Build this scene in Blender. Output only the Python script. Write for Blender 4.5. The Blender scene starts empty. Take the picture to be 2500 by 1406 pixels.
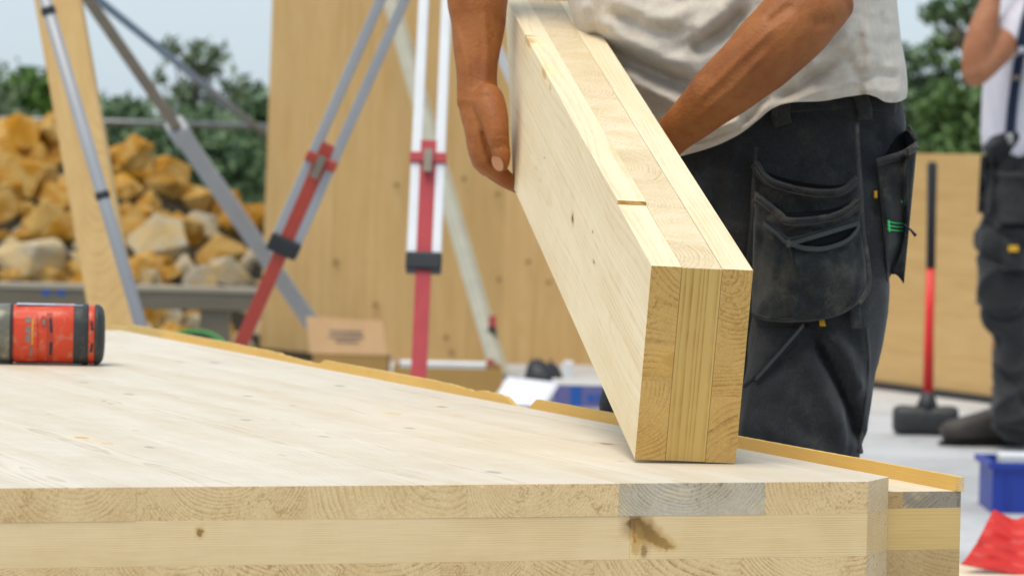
import bpy, bmesh, math, random
import numpy as np
from mathutils import Vector, Matrix, noise, Euler
from mathutils.bvhtree import BVHTree

random.seed(7); np.random.seed(7)
S = bpy.context.scene
COL = S.collection

# ------------------------------------------------------------------ camera
F = 9600.0; TH = .022; HZ = 303.0; ZC = .91; ZT = .62      # focal length (px of a 2500 px wide frame), roll, horizon, camera and table heights
PIT = math.atan(HZ / F)
RIGHT = np.array([1., 0, 0]); FWD = np.array([0, math.cos(PIT), -math.sin(PIT)]); UP = np.array([0, math.sin(PIT), math.cos(PIT)])
CAM = np.array([0, 0, ZC])
cr = RIGHT * math.cos(TH) + UP * math.sin(TH); cu = UP * math.cos(TH) - RIGHT * math.sin(TH)
cam_data = bpy.data.cameras.new('camera'); cam = bpy.data.objects.new('camera', cam_data); COL.objects.link(cam)
cam.matrix_world = Matrix(((cr[0], cu[0], -FWD[0], 0), (cr[1], cu[1], -FWD[1], 0), (cr[2], cu[2], -FWD[2], ZC), (0, 0, 0, 1)))
cam_data.sensor_width = 36; cam_data.lens = F / 2500 * 36
cam_data.clip_start = .1; cam_data.clip_end = 5000
cam_data.dof.use_dof = True; cam_data.dof.focus_distance = 4.0; cam_data.dof.aperture_fstop = 14.0
S.camera = cam

# ------------------------------------------------------------------ sky, sun, exposure
W = bpy.data.worlds.new('World'); S.world = W; W.use_nodes = True
nt = W.node_tree; nt.nodes.clear()
SUN_EL, SUN_AZ = math.radians(70), math.radians(-138)        # azimuth from +Y, clockwise
sky = nt.nodes.new('ShaderNodeTexSky'); sky.sky_type = 'NISHITA'; sky.sun_disc = False
sky.sun_elevation = SUN_EL; sky.sun_rotation = SUN_AZ; sky.dust_density = 2.0; sky.ozone_density = 1.0; sky.altitude = 200
cloud = nt.nodes.new('ShaderNodeMix'); cloud.data_type = 'RGBA'
cloud.inputs[0].default_value = .62; cloud.inputs[7].default_value = (6.3, 7.55, 8.6, 1)   # thin even overcast veil over the clear sky
bg = nt.nodes.new('ShaderNodeBackground'); bg.inputs[1].default_value = .1
wo = nt.nodes.new('ShaderNodeOutputWorld')
nt.links.new(sky.outputs[0], cloud.inputs[6]); nt.links.new(cloud.outputs[2], bg.inputs[0]); nt.links.new(bg.outputs[0], wo.inputs[0])
sd = bpy.data.lights.new('sun', 'SUN'); sd.energy = 2.2; sd.angle = math.radians(35); sd.color = (1, .91, .78)
sun = bpy.data.objects.new('sun', sd); COL.objects.link(sun)
sdir = Vector((math.sin(SUN_AZ) * math.cos(SUN_EL), math.cos(SUN_AZ) * math.cos(SUN_EL), math.sin(SUN_EL)))
sun.rotation_euler = sdir.to_track_quat('Z', 'Y').to_euler(); sun.location = (-6, -4, 12)
S.view_settings.view_transform = 'Standard'; S.view_settings.look = 'None'
S.view_settings.exposure = 0.34; S.view_settings.gamma = 1; S.view_settings.use_curve_mapping = False

# ------------------------------------------------------------------ measuring helpers (survey of the site from the camera station)
def ray(px, py):
    x = px - 1250.; y = py - 703.
    xu = x * math.cos(TH) + y * math.sin(TH); yu = y * math.cos(TH) - x * math.sin(TH)
    return (xu * RIGHT - yu * UP + F * FWD) / F
def P(px, py, Z): return CAM + ray(px, py) * Z
def G(px, py, z=0.):
    d = ray(px, py); return CAM + d * ((z - ZC) / d[2])
def proj(V):
    d = np.asarray(V, float) - CAM
    Z = d @ FWD; xu = d @ RIGHT / Z * F; yu = -(d @ UP) / Z * F
    return 1250 + xu * math.cos(TH) - yu * math.sin(TH), 703 + yu * math.cos(TH) + xu * math.sin(TH), Z
def V3(a): return Vector((float(a[0]), float(a[1]), float(a[2])))

# ------------------------------------------------------------------ node helpers
class NT:
    def __init__(s, name):
        s.m = bpy.data.materials.new(name); s.m.use_nodes = True
        s.t = s.m.node_tree; s.t.nodes.clear()
        s.out = s.n('ShaderNodeOutputMaterial'); s.b = s.n('ShaderNodeBsdfPrincipled')
        s.t.links.new(s.b.outputs[0], s.out.inputs[0])
    def n(s, ty, **k):
        nd = s.t.nodes.new(ty)
        for a, v in k.items(): setattr(nd, a, v)
        return nd
    def put(s, sock, v):
        if v is None: return
        if hasattr(v, 'is_output'): s.t.links.new(v, sock)
        else:
            if isinstance(v, (tuple, list)) and len(v) == 3 and sock.type == 'RGBA': v = (*v, 1)
            sock.default_value = v
    def math(s, op, a, b=None, c=None, clamp=False):
        nd = s.n('ShaderNodeMath', operation=op, use_clamp=clamp)
        s.put(nd.inputs[0], a); s.put(nd.inputs[1], b)
        if c is not None: s.put(nd.inputs[2], c)
        return nd.outputs[0]
    def vm(s, op, a, b=None):
        nd = s.n('ShaderNodeVectorMath', operation=op); s.put(nd.inputs[0], a)
        if b is not None: s.put(nd.inputs[1], b)
        return nd.outputs[1] if op in ('LENGTH', 'DISTANCE', 'DOT_PRODUCT') else nd.outputs[0]
    def mix(s, f, a, b, blend='MIX'):
        nd = s.n('ShaderNodeMix', data_type='RGBA', blend_type=blend); s.put(nd.inputs[0], f); s.put(nd.inputs[6], a); s.put(nd.inputs[7], b)
        return nd.outputs[2]
    def noise(s, vec, scale=5., detail=2., rough=.5, dist=0., dim='3D', col=False):
        nd = s.n('ShaderNodeTexNoise', noise_dimensions=dim)
        if dim == '1D': s.put(nd.inputs['W'], vec)
        else: s.put(nd.inputs['Vector'], vec)
        s.put(nd.inputs['Scale'], scale); s.put(nd.inputs['Detail'], detail); s.put(nd.inputs['Roughness'], rough); s.put(nd.inputs['Distortion'], dist)
        return nd.outputs['Color' if col else 0]
    def ramp(s, f, pts, interp='LINEAR'):
        nd = s.n('ShaderNodeValToRGB'); cr_ = nd.color_ramp; cr_.interpolation = interp
        while len(cr_.elements) < len(pts): cr_.elements.new(.5)
        for e, (p, c) in zip(cr_.elements, pts):
            e.position = p; e.color = (c, c, c, 1) if isinstance(c, (int, float)) else (*c, 1)
        s.put(nd.inputs[0], f); return nd.outputs[0]
    def mr(s, v, a, b, c=0., d=1., smooth=True):
        nd = s.n('ShaderNodeMapRange', interpolation_type='SMOOTHSTEP' if smooth else 'LINEAR')
        for i, x in enumerate((v, a, b, c, d)): s.put(nd.inputs[i], x)
        return nd.outputs[0]
    def comb(s, x, y, z):
        nd = s.n('ShaderNodeCombineXYZ')
        for i, v in enumerate((x, y, z)): s.put(nd.inputs[i], v)
        return nd.outputs[0]
    def sep(s, v):
        nd = s.n('ShaderNodeSeparateXYZ'); s.put(nd.inputs[0], v); return nd.outputs
    def fin(s, col, rough=.5, spec=.5, bump=None, bstr=.3, bdist=.001, **k):
        s.put(s.b.inputs['Base Color'], col); s.put(s.b.inputs['Roughness'], rough); s.put(s.b.inputs['Specular IOR Level'], spec)
        for a, v in k.items(): s.put(s.b.inputs[a.replace('_', ' ')], v)
        if bump is not None:
            bp = s.n('ShaderNodeBump'); s.put(bp.inputs['Height'], bump); bp.inputs['Strength'].default_value = bstr; bp.inputs['Distance'].default_value = bdist
            s.t.links.new(bp.outputs[0], s.b.inputs['Normal'])
        return s.m

def wood(name, axis, early, late, end_e, end_l, ring=.0035, rstr=.8, knots=(), knot_obj=None, rnd_tone=.10, rough=.55, spec=.4, warp=1.0, bstr=.25, pithr=1.0, swap=False, up=False, stain=None):
    s = NT(name)
    tc = s.n('ShaderNodeTexCoord'); co = tc.outputs['Object']
    x = s.sep(co); a = x[axis]; q, r = [x[i] for i in range(3) if i != axis][::-1 if swap else 1]
    rnd = s.n('ShaderNodeObjectInfo').outputs['Random']
    off = s.math('MULTIPLY', rnd, 97.)
    wn = s.n('ShaderNodeTexWhiteNoise', noise_dimensions='1D'); s.put(wn.inputs['W'], off); w = s.n('ShaderNodeSeparateColor'); s.put(w.inputs[0], wn.outputs['Color'])
    # wandering of the grain along the board
    wv = s.comb(s.math('MULTIPLY_ADD', a, 1.1, off), s.math('MULTIPLY', q, 7.), s.math('MULTIPLY', r, 7.))
    n1 = s.sep(s.vm('SUBTRACT', s.noise(wv, 1., 2., .5, col=True), (.5, .5, .5)))
    fv = s.comb(s.math('MULTIPLY_ADD', a, 14., off), s.math('MULTIPLY', q, 70.), s.math('MULTIPLY', r, 70.))
    n2 = s.math('SUBTRACT', s.noise(fv, 1., 2.), .5)
    q0 = s.math('MULTIPLY', s.math('SUBTRACT', w.outputs[0], .5), .11)
    sg = 1. if up else s.math('SIGN', s.math('SUBTRACT', w.outputs[2], .5))
    r0 = s.math('MULTIPLY', sg, s.math('MULTIPLY_ADD', w.outputs[1], .075 * pithr, .026 * pithr))
    qq = s.math('ADD', s.math('SUBTRACT', q, q0), s.math('MULTIPLY', n1[0], .05 * warp))
    rr = s.math('ADD', s.math('SUBTRACT', r, r0), s.math('MULTIPLY', n1[1], .05 * warp))
    d = s.math('SQRT', s.math('ADD', s.math('MULTIPLY', qq, qq), s.math('MULTIPLY', rr, rr)))
    d = s.math('ADD', d, s.math('MULTIPLY', n2, .0016))
    ph = s.math('ADD', s.math('DIVIDE', d, s.math('MULTIPLY_ADD', w.outputs[0], ring * .8, ring * .62)), s.math('MULTIPLY', s.noise(s.math('MULTIPLY', d, 60.), 1., 1., dim='1D'), 2.2))
    fr = s.math('FRACT', ph)
    lt = s.ramp(fr, [(0, 0.), (.45, .06), (.78, .55), (.93, 1.), (1., .05)])
    fib = s.noise(s.comb(s.math('MULTIPLY_ADD', a, 22., off), s.math('MULTIPLY', q, 500.), s.math('MULTIPLY', r, 500.)), 1., 2., .6)
    tone = s.noise(s.comb(s.math('MULTIPLY_ADD', a, 2.5, off), s.math('MULTIPLY', q, 22.), s.math('MULTIPLY', r, 22.)), 1., 3., .55)
    patch = s.mr(s.noise(s.vm('ADD', co, s.comb(off, off, 0.)), 22., 3., .6), .35, .7, .35, 1.)
    side = s.mix(s.math('MULTIPLY', lt, s.math('MULTIPLY', patch, rstr)), early, late)
    # end grain: coarser, darker, torn by the saw
    geo = s.n('ShaderNodeNewGeometry'); vt = s.n('ShaderNodeVectorTransform', vector_type='NORMAL', convert_from='WORLD', convert_to='OBJECT'); s.put(vt.inputs[0], geo.outputs['True Normal'])
    na = s.math('ABSOLUTE', s.sep(vt.outputs[0])[axis]); em = s.mr(na, .45, .8)
    sp = s.noise(co, 620., 3., .7); sp2 = s.noise(co, 190., 3., .75, 1.2)
    torn = s.math('MULTIPLY', s.mr(sp2, .50, .68), s.mr(s.noise(s.vm('ADD', co, s.comb(off, off, off)), 14., 2.), .42, .62))
    el = s.math('MULTIPLY', lt, s.math('MULTIPLY', s.mr(sp2, .30, .62, .15, 1.), s.mr(s.noise(s.vm('ADD', co, s.comb(off, 0., off)), 30., 2.), .35, .65, .25, 1.)))
    endc = s.mix(s.math('MAXIMUM', s.math('MULTIPLY', el, s.math('MULTIPLY_ADD', w.outputs[1], .55, .62)), s.math('MULTIPLY', torn, .7)), end_e, end_l)
    endc = s.mix(.4, endc, s.mix(s.mr(sp, .3, .7), (.62, .54, .42), (1, 1, 1)), 'MULTIPLY')
    if stain: endc = s.mix(s.math('MULTIPLY', s.mr(s.noise(s.vm('MULTIPLY', co, (1., 1., 2.5)), 17., 3., .6, .5), .46, .66), .85), endc, s.mix(el, stain, end_l))
    c = s.mix(em, side, endc)
    c = s.mix(1., c, s.ramp(fib, [(.25, .94), (.75, 1.03)]), 'MULTIPLY')
    c = s.mix(1., c, s.ramp(tone, [(.25, (.90, .85, .76)), (.6, (1., 1., 1.)), (.8, (1.03, 1.03, 1.03))]), 'MULTIPLY')
    c = s.mix(1., c, s.mix(w.outputs[2], (1 - rnd_tone, 1 - rnd_tone * 1.25, 1 - rnd_tone * 1.8), (1 + rnd_tone * .25, 1 + rnd_tone * .2, 1 + rnd_tone * .15)), 'MULTIPLY')
    hmap = s.math('ADD', s.math('MULTIPLY', fib, .5), s.math('MULTIPLY', s.math('MULTIPLY', s.math('SUBTRACT', sp2, .5), em), 3.))
    if knots:
        tk = s.n('ShaderNodeTexCoord'); tk.object = knot_obj; kc = tk.outputs['Object']
        kn = s.vm('SCALE', s.vm('SUBTRACT', s.noise(kc, 130., 3., .6, col=True), (.5, .5, .5)))
        kn.node.inputs['Scale'].default_value = .009
        kc = s.vm('ADD', kc, kn)
        for (cx, cy, cz, rx, ry, rz, colr, st) in knots:
            v = s.vm('DIVIDE', s.vm('SUBTRACT', kc, (cx, cy, cz)), (rx, ry, rz))
            l = s.vm('LENGTH', v)
            c = s.mix(s.math('MULTIPLY', s.mr(l, 2.1, 1.0), st * .30), c, tuple(min(1, k * 2.2) for k in colr))
            c = s.mix(s.math('MULTIPLY', s.mr(l, 1.1, .55), st), c, colr)
    return s.fin(c, rough, spec, hmap, bstr, .0006)

def plain(name, col, rough=.5, spec=.5, var=.12, scale=12., bstr=0., bscale=300., bdist=.001, dirt=None, dscale=6., dstr=.6, **k):
    s = NT(name); co = s.n('ShaderNodeTexCoord').outputs['Object']
    n = s.noise(co, scale, 4., .6)
    c = s.mix(1., col, s.ramp(n, [(.25, 1 - var), (.75, 1 + var)]), 'MULTIPLY')
    if dirt:
        c = s.mix(s.math('MULTIPLY', s.mr(s.noise(co, dscale, 5., .65, .5), .48, .72), dstr), c, dirt)
    rg = s.math('MULTIPLY_ADD', n, .2, rough - .1)
    return s.fin(c, rg, spec, s.noise(co, bscale, 3.) if bstr else None, bstr, bdist, **k)

# ------------------------------------------------------------------ object helpers
ORG = {}
def mesh(name, V, Fc, mat, parent=None, smooth=False, local=None, mats=None):
    """V in world metres; stored relative to the parent's origin (or in the parent's own frame when local is given as a location)."""
    V = np.asarray(V, float).reshape(-1, 3)
    me = bpy.data.meshes.new(name)
    if local is None:
        o0 = ORG.get(parent.name, np.zeros(3)) if parent else V.mean(0) * [1, 1, 0] + [0, 0, V[:, 2].min()]
        V = V - o0
    me.from_pydata(V.tolist(), [], [tuple(int(i) for i in f) for f in Fc]); me.update()
    o = bpy.data.objects.new(name, me); COL.objects.link(o)
    if mats: [me.materials.append(m) for m in mats]
    elif mat: me.materials.append(mat)
    if smooth: me.polygons.foreach_set('use_smooth', [True] * len(me.polygons))
    if parent: o.parent = parent; ORG[o.name] = ORG.get(parent.name, np.zeros(3))
    elif local is None: o.location = o0; ORG[o.name] = o0
    if local is not None: o.location = local
    return o
def tag(o, label=None, cat=None, group=None, kind=None):
    if label: o['label'] = label
    if cat: o['category'] = cat
    if group: o['group'] = group
    if kind: o['kind'] = kind
    return o
def thing(name, label, cat, loc=(0, 0, 0), group=None, mat4=None):
    o = bpy.data.objects.new(name, None); COL.objects.link(o); o.empty_display_size = .1
    if mat4 is not None: o.matrix_world = mat4
    else: o.location = [float(v) for v in loc]
    ORG[o.name] = np.array(loc, float)
    return tag(o, label, cat, group)
BOXF = [(0, 3, 2, 1), (4, 5, 6, 7), (0, 1, 5, 4), (1, 2, 6, 5), (2, 3, 7, 6), (3, 0, 4, 7)]
def boxv(c, hx, hy, hz, R=None):
    v = np.array([(-hx, -hy, -hz), (hx, -hy, -hz), (hx, hy, -hz), (-hx, hy, -hz), (-hx, -hy, hz), (hx, -hy, hz), (hx, hy, hz), (-hx, hy, hz)])
    if R is not None: v = v @ np.asarray(R).T
    return v + np.asarray(c, float)
class MB:
    def __init__(s): s.V = []; s.F = []
    def add(s, V, Fc):
        b = sum(len(v) for v in s.V); s.V.append(np.asarray(V, float)); s.F += [tuple(i + b for i in f) for f in Fc]; return s
    def box(s, *a, **k): return s.add(boxv(*a, **k), BOXF)
    def build(s, name, mat, parent=None, **k): return mesh(name, np.vstack(s.V), s.F, mat, parent, **k)
def bevel(o, w, seg=2, ang=40):
    m = o.modifiers.new('edge', 'BEVEL'); m.width = w; m.segments = seg; m.limit_method = 'ANGLE'; m.angle_limit = math.radians(ang); return o
def frame(p0, p1, ref=FWD):
    t = np.asarray(p1, float) - p0; L = np.linalg.norm(t); t = t / L
    n2 = ref - (ref @ t) * t; n2 /= np.linalg.norm(n2); n1 = np.cross(n2, t)
    return t, n1, n2, L
def bar(p0, p1, w, d, ref=FWD):
    t, n1, n2, L = frame(np.asarray(p0, float), np.asarray(p1, float), ref)
    V = [np.asarray(p) + a * w / 2 * n1 + b * d / 2 * n2 for p in (p0, p1) for a, b in ((-1, -1), (1, -1), (1, 1), (-1, 1))]
    return np.array(V), [(3, 2, 1, 0), (4, 5, 6, 7), (0, 1, 5, 4), (1, 2, 6, 5), (2, 3, 7, 6), (3, 0, 4, 7)]
def tube(pts, rad, n=14, ref=FWD, aspect=1., cap=True, sup=2.):
    """pts list of points, rad list of half widths; aspect = depth / width (or list)."""
    pts = np.asarray(pts, float); N = len(pts); rad = np.broadcast_to(np.asarray(rad, float), (N,)); asp = np.broadcast_to(np.asarray(aspect, float), (N,))
    V = []; Fc = []; ph = np.arange(n) * 2 * np.pi / n
    cx = np.sign(np.cos(ph)) * np.abs(np.cos(ph)) ** (2 / sup); sy = np.sign(np.sin(ph)) * np.abs(np.sin(ph)) ** (2 / sup)
    for i in range(N):
        t = pts[min(i + 1, N - 1)] - pts[max(i - 1, 0)]; t = t / np.linalg.norm(t)
        n2 = ref - (ref @ t) * t; n2 /= np.linalg.norm(n2); n1 = np.cross(n2, t)
        V.append(pts[i] + np.outer(cx * rad[i], n1) + np.outer(sy * rad[i] * asp[i], n2))
    V = np.vstack(V)
    for i in range(N - 1):
        for j in range(n):
            k = (j + 1) % n; Fc.append((i * n + j, i * n + k, (i + 1) * n + k, (i + 1) * n + j))
    if cap:
        Fc.append(tuple(range(n))[::-1]); Fc.append(tuple((N - 1) * n + j for j in range(n)))
    return V, Fc
def smoothpts(pts, n):
    """Catmull-Rom resample of rows of numbers."""
    p = np.asarray(pts, float); m = len(p); t = np.linspace(0, m - 1, n); i = np.clip(t.astype(int), 0, m - 2); u = (t - i)[:, None]
    g = lambda k: p[np.clip(k, 0, m - 1)]
    a, b, c, d = g(i - 1), g(i), g(i + 1), g(i + 2)
    return .5 * ((2 * b) + (-a + c) * u + (2 * a - 5 * b + 4 * c - d) * u ** 2 + (-a + 3 * b - 3 * c + d) * u ** 3)
def limb(sec, n=14, k=40, sup=2., ends=True):
    """sec rows: px, py, Z, half width px, depth/width aspect -> closed tapered tube with rounded ends."""
    r = smoothpts(sec, k); pts = np.array([P(a, b, z) for a, b, z, _, _ in r]); rad = r[:, 3] * r[:, 2] / F
    if ends:
        e0 = pts[0] - (pts[1] - pts[0]) / np.linalg.norm(pts[1] - pts[0]) * rad[0] * .7; e1 = pts[-1] + (pts[-1] - pts[-2]) / np.linalg.norm(pts[-1] - pts[-2]) * rad[-1] * .7
        pts = np.vstack([e0, pts, e1]); rad = np.concatenate([[rad[0] * .45], rad, [rad[-1] * .45]]); asp = np.concatenate([[r[0, 4]], r[:, 4], [r[-1, 4]]])
    else: asp = r[:, 4]
    return tube(pts, rad, n, aspect=asp, sup=sup)
def remesh(mb, vox, it=4, fac=.5):
    me = bpy.data.meshes.new('tmp'); me.from_pydata(np.vstack(mb.V).tolist(), [], mb.F); me.update()
    o = bpy.data.objects.new('tmp', me); COL.objects.link(o)
    bm = bmesh.new(); bm.from_mesh(me); bmesh.ops.recalc_face_normals(bm, faces=bm.faces[:]); bm.to_mesh(me); bm.free()
    m = o.modifiers.new('r', 'REMESH'); m.mode = 'VOXEL'; m.voxel_size = vox
    sm = o.modifiers.new('s', 'SMOOTH'); sm.iterations = it; sm.factor = fac
    dg = bpy.context.evaluated_depsgraph_get(); e = o.evaluated_get(dg).to_mesh()
    V = np.empty(len(e.vertices) * 3); e.vertices.foreach_get('co', V); Fc = [tuple(p.vertices) for p in e.polygons]
    N = np.empty(len(e.vertices) * 3); e.vertices.foreach_get('normal', N)
    bpy.data.objects.remove(o); bpy.data.meshes.remove(me)
    return V.reshape(-1, 3), Fc, N.reshape(-1, 3)
def seg_dist(px, py, poly):
    """distance (px) of points to a polyline and the running parameter 0..1"""
    best = np.full(px.shape, 1e9); par = np.zeros(px.shape); m = len(poly) - 1
    for i in range(m):
        (x0, y0), (x1, y1) = poly[i], poly[i + 1]; dx, dy = x1 - x0, y1 - y0
        t = np.clip(((px - x0) * dx + (py - y0) * dy) / (dx * dx + dy * dy), 0, 1)
        d = np.hypot(px - x0 - t * dx, py - y0 - t * dy); w = d < best
        best = np.where(w, d, best); par = np.where(w, (i + t) / m, par)
    return best, par
def folds(px, py, L):
    """sum of cloth folds: polyline, width px, amplitude m (positive = towards the viewer)"""
    o = np.zeros(px.shape)
    for poly, w, a in L:
        d, t = seg_dist(px, py, poly); o += a * np.exp(-(d / w) ** 2) * np.clip(np.sin(np.pi * np.clip(t, .02, .98)) * 2.2, 0, 1)
    return o

# ------------------------------------------------------------------ materials
E_, L_ = (.76, .66, .49), (.58, .40, .19)
M = {}
_s = NT('concrete'); _co = _s.n('ShaderNodeTexCoord').outputs['Object']
_c = _s.mix(_s.mr(_s.noise(_co, 1.1, 5., .65, .6), .38, .66), (.50, .505, .51), (.36, .36, .36)); _c = _s.mix(_s.math('MULTIPLY', _s.mr(_s.noise(_co, 5.5, 5., .7, .8), .54, .70), .65), _c, (.25, .245, .24)); _c = _s.mix(_s.math('MULTIPLY', _s.mr(_s.noise(_co, 60., 3., .6), .60, .72), .5), _c, (.62, .56, .44))
_c = _s.mix(1., _c, _s.ramp(_s.noise(_co, 130., 3.), [(.3, .9), (.7, 1.08)]), 'MULTIPLY'); M['slab'] = _s.fin(_c, .75, .3, _s.noise(_co, 70., 4.), .25, .004)
M['ground'] = plain('ground', (.30, .26, .19), .9, .2, .25, 3., .4, 40., dirt=(.16, .17, .08), dscale=.4)
M['alu'] = plain('aluminium', (.36, .37, .385), .5, .5, .06, 8., Metallic=.25)
M['steel'] = plain('galvanised', (.26, .26, .25), .45, .5, .15, 20., Metallic=.7)
M['rail_w'] = plain('white_rail', (.74, .75, .76), .35, .5, .04)
M['red'] = plain('red_lacquer', (.42, .045, .05), .4, .5, .10, 15.)
M['red_side'] = plain('red_lacquer_worn', (.40, .05, .03), .4, .5, .10, 15.)
M['black'] = plain('black_plastic', (.022, .024, .027), .5, .4, .2)
M['brown_metal'] = plain('weathered_brass', (.22, .19, .15), .45, .5, .2, Metallic=.4)
M['skin'] = None

def wall_wood(name, axis, rt=.13): return wood(name, axis, (.64, .42, .175), (.54, .32, .11), (.5, .34, .15), (.36, .22, .08), ring=.006, rstr=.5, rnd_tone=rt, bstr=.1, warp=1.)
M['wall_v'] = wall_wood('spruce_board_upright', 2); M['wall_h'] = wall_wood('spruce_board_lying', 0, .05)
M['post'] = wood('spruce_post', 2, (.64, .43, .18), (.50, .29, .09), (.5, .33, .14), (.3, .18, .07), ring=.005, rnd_tone=.02, bstr=.1)

# ------------------------------------------------------------------ ground
def sheet(name, x0, x1, y0, y1, z, mat, nx=1, ny=1):
    V = [(x0 + (x1 - x0) * i / nx, y0 + (y1 - y0) * j / ny, z) for j in range(ny + 1) for i in range(nx + 1)]
    Fc = [(j * (nx + 1) + i, j * (nx + 1) + i + 1, (j + 1) * (nx + 1) + i + 1, (j + 1) * (nx + 1) + i) for j in range(ny) for i in range(nx)]
    return tag(mesh(name, V, Fc, mat), kind='structure')
sheet('ground', -900, 900, -60, 2500, -.06, M['ground'])
MB().box((0, 8.6, -.04), 7, 9.9, .04).build('concrete_slab', M['slab'])['kind'] = 'structure'

# ------------------------------------------------------------------ timber walls behind
def board_wall(name, label, p0, p1, h, th, vertical, mat, bw=.15, lean=0.):
    p0 = np.array([p0[0], p0[1], 0.]); p1 = np.array([p1[0], p1[1], 0.]); e = (p1 - p0); L = np.linalg.norm(e); e /= L; n = np.array([-e[1], e[0], 0])
    R = Matrix(((e[0], n[0], 0, p0[0]), (e[1], n[1], 0, p0[1]), (0, 0, 1, .004), (0, 0, 0, 1))) @ Matrix.Rotation(lean, 4, 'Y')
    t = thing(name, label, 'wall', tuple(p0), mat4=R)
    rg = random.Random(name)
    if vertical:
        n_ = int(round(L / bw))
        for i in range(n_):
            w = L / n_; g = rg.uniform(.0002, .0007)
            o = mesh('board', boxv((0, 0, 0), w / 2 - g, th / 2 + rg.uniform(-.001, .001), h / 2), BOXF, mat, t, local=((i + .5) * w, th / 2, h / 2))
            bevel(o, .0006, 1)
    else:
        n_ = int(round(h / bw))
        for i in range(n_):
            w = h / n_; g = rg.uniform(.0002, .0005)
            o = mesh('board', boxv((0, 0, 0), L / 2, th / 2 + rg.uniform(-.001, .001), w / 2 - g), BOXF, mat, t, local=(L / 2, th / 2, (i + .5) * w))
            bevel(o, .0006, 1)
    return t, e, n, L
A = P(637, 700, 17.9); Bq = P(1722, 700, 17.95)
tw, te, tn, tL = board_wall('timber_wall', 'tall blurred timber panel wall of upright boards standing behind the red tripod', A, Bq, 2.8, .1, True, M['wall_v'], .155, math.radians(.9))
# knots and dowel holes seen as dark discs on the tall wall
M['knot_dark'] = plain('knot_dark', (.27, .17, .07), .7, .3)
for (px, py) in ((968, 452), (1133, 437), (1215, 475), (1219, 683), (917, 745), (1089, 825), (1102, 862), (1340, 690), (1290, 640), (820, 640), (640 + 190, 215)):
    c = P(px, py, 17.88); ph = np.arange(10) * .628
    V = [(c[0] + .011 * math.cos(a), A[1] - .0035, c[2] + .011 * math.sin(a)) for a in ph] + [(c[0] + .011 * math.cos(a), A[1] + .004, c[2] + .011 * math.sin(a)) for a in ph]
    kk = mesh('knot', np.array(V) - c, [tuple(range(10))] + [(i, i + 10, (i + 1) % 10 + 10, (i + 1) % 10) for i in range(10)], M['knot_dark'], None, local=tuple(c))
    kk.parent = tw; kk.matrix_parent_inverse = tw.matrix_world.inverted()
lw0 = P(1722, 900, 18.15); lw1 = P(2760, 1000, 14.65)
lw, le, ln, lL = board_wall('timber_parapet', 'low timber panel wall of lying boards behind the sledgehammer', lw0, lw1, .985, .1, False, M['wall_h'], .165)
sm = mesh('sill_strip', boxv((0, 0, 0), lL / 2, .012, .014), BOXF, M['black'], lw, local=(lL / 2, -.012, .012))
# angle bracket at the parapet's foot
b0 = G(2378, 972, 0) - np.array([0, .06, 0])
t = thing('angle_bracket', 'grey steel angle bracket at the foot of the low timber wall', 'bracket', tuple(b0))
MB().box(b0 + [0, .055, .047], .016, .002, .045).build('upright_plate', M['steel'], t)
MB().box(b0 + [0, .015, .0045], .016, .038, .002).build('base_plate', M['steel'], t)

# ------------------------------------------------------------------ rubble heap
M['rock_y'] = None
def rock_mat(name, c1, c2, c3):
    s = NT(name); co = s.n('ShaderNodeTexCoord').outputs['Object']; rnd = s.n('ShaderNodeObjectInfo').outputs['Random']
    o = s.vm('ADD', co, s.comb(s.math('MULTIPLY', rnd, 31.), s.math('MULTIPLY', rnd, 17.), 0.))
    n = s.noise(o, 1.3, 4., .6); n2 = s.noise(o, 9., 5., .65)
    c = s.mix(s.mr(n, .38, .62), c1, c2); c = s.mix(s.mr(n2, .55, .75), c, c3)
    c = s.mix(1., c, s.ramp(rnd, [(0, .8), (1, 1.15)]), 'MULTIPLY')
    return s.fin(c, .9, .2, n2, .6, .05)
M['rock_y'] = rock_mat('ochre_limestone', (.48, .22, .018), (.60, .38, .12), (.28, .13, .015))
M['rock_p'] = rock_mat('pale_limestone', (.50, .44, .33), (.58, .42, .20), (.42, .38, .32))
M['earth_shade'] = plain('shaded_earth', (.030, .024, .016), .95, .1, .3)  # earth fill, darkened to near black as the shade in gaps between stones
prof = [(-400, 275), (0, 292), (110, 298), (280, 330), (330, 350), (420, 385), (520, 455), (600, 490), (720, 580), (900, 700)]
def crest(X):
    hs = [(P(a, b, 20.3)[0], P(a, b, 20.3)[2]) for a, b in prof]
    return float(np.interp(X, [h[0] for h in hs], [h[1] for h in hs]))
Xs = np.linspace(-4.2, -.6, 30); Vm = []
for x_ in Xs:
    h = crest(x_) - .12
    for tt in np.linspace(0, 1, 9): Vm.append((x_, 17.6 + 2.9 * tt, max(-.05, h * tt ** .9)))
    Vm.append((x_, 23.5, -.05))
mound = mesh('rubble_mound', Vm, [(i * 10 + j, (i + 1) * 10 + j, (i + 1) * 10 + j + 1, i * 10 + j + 1) for i in range(29) for j in range(9)], M['earth_shade'])
tag(mound, kind='structure')
BVM = BVHTree.FromPolygons([tuple(v) for v in Vm], [(i * 10 + j, (i + 1) * 10 + j, (i + 1) * 10 + j + 1, i * 10 + j + 1) for i in range(29) for j in range(9)])
def mound_Z(px, py, default=20.3):
    h = BVM.ray_cast(V3(CAM), V3(ray(px, py)))
    return float((np.array(h[0]) - CAM) @ FWD) if h[0] is not None else default
rock_me = []
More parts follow.
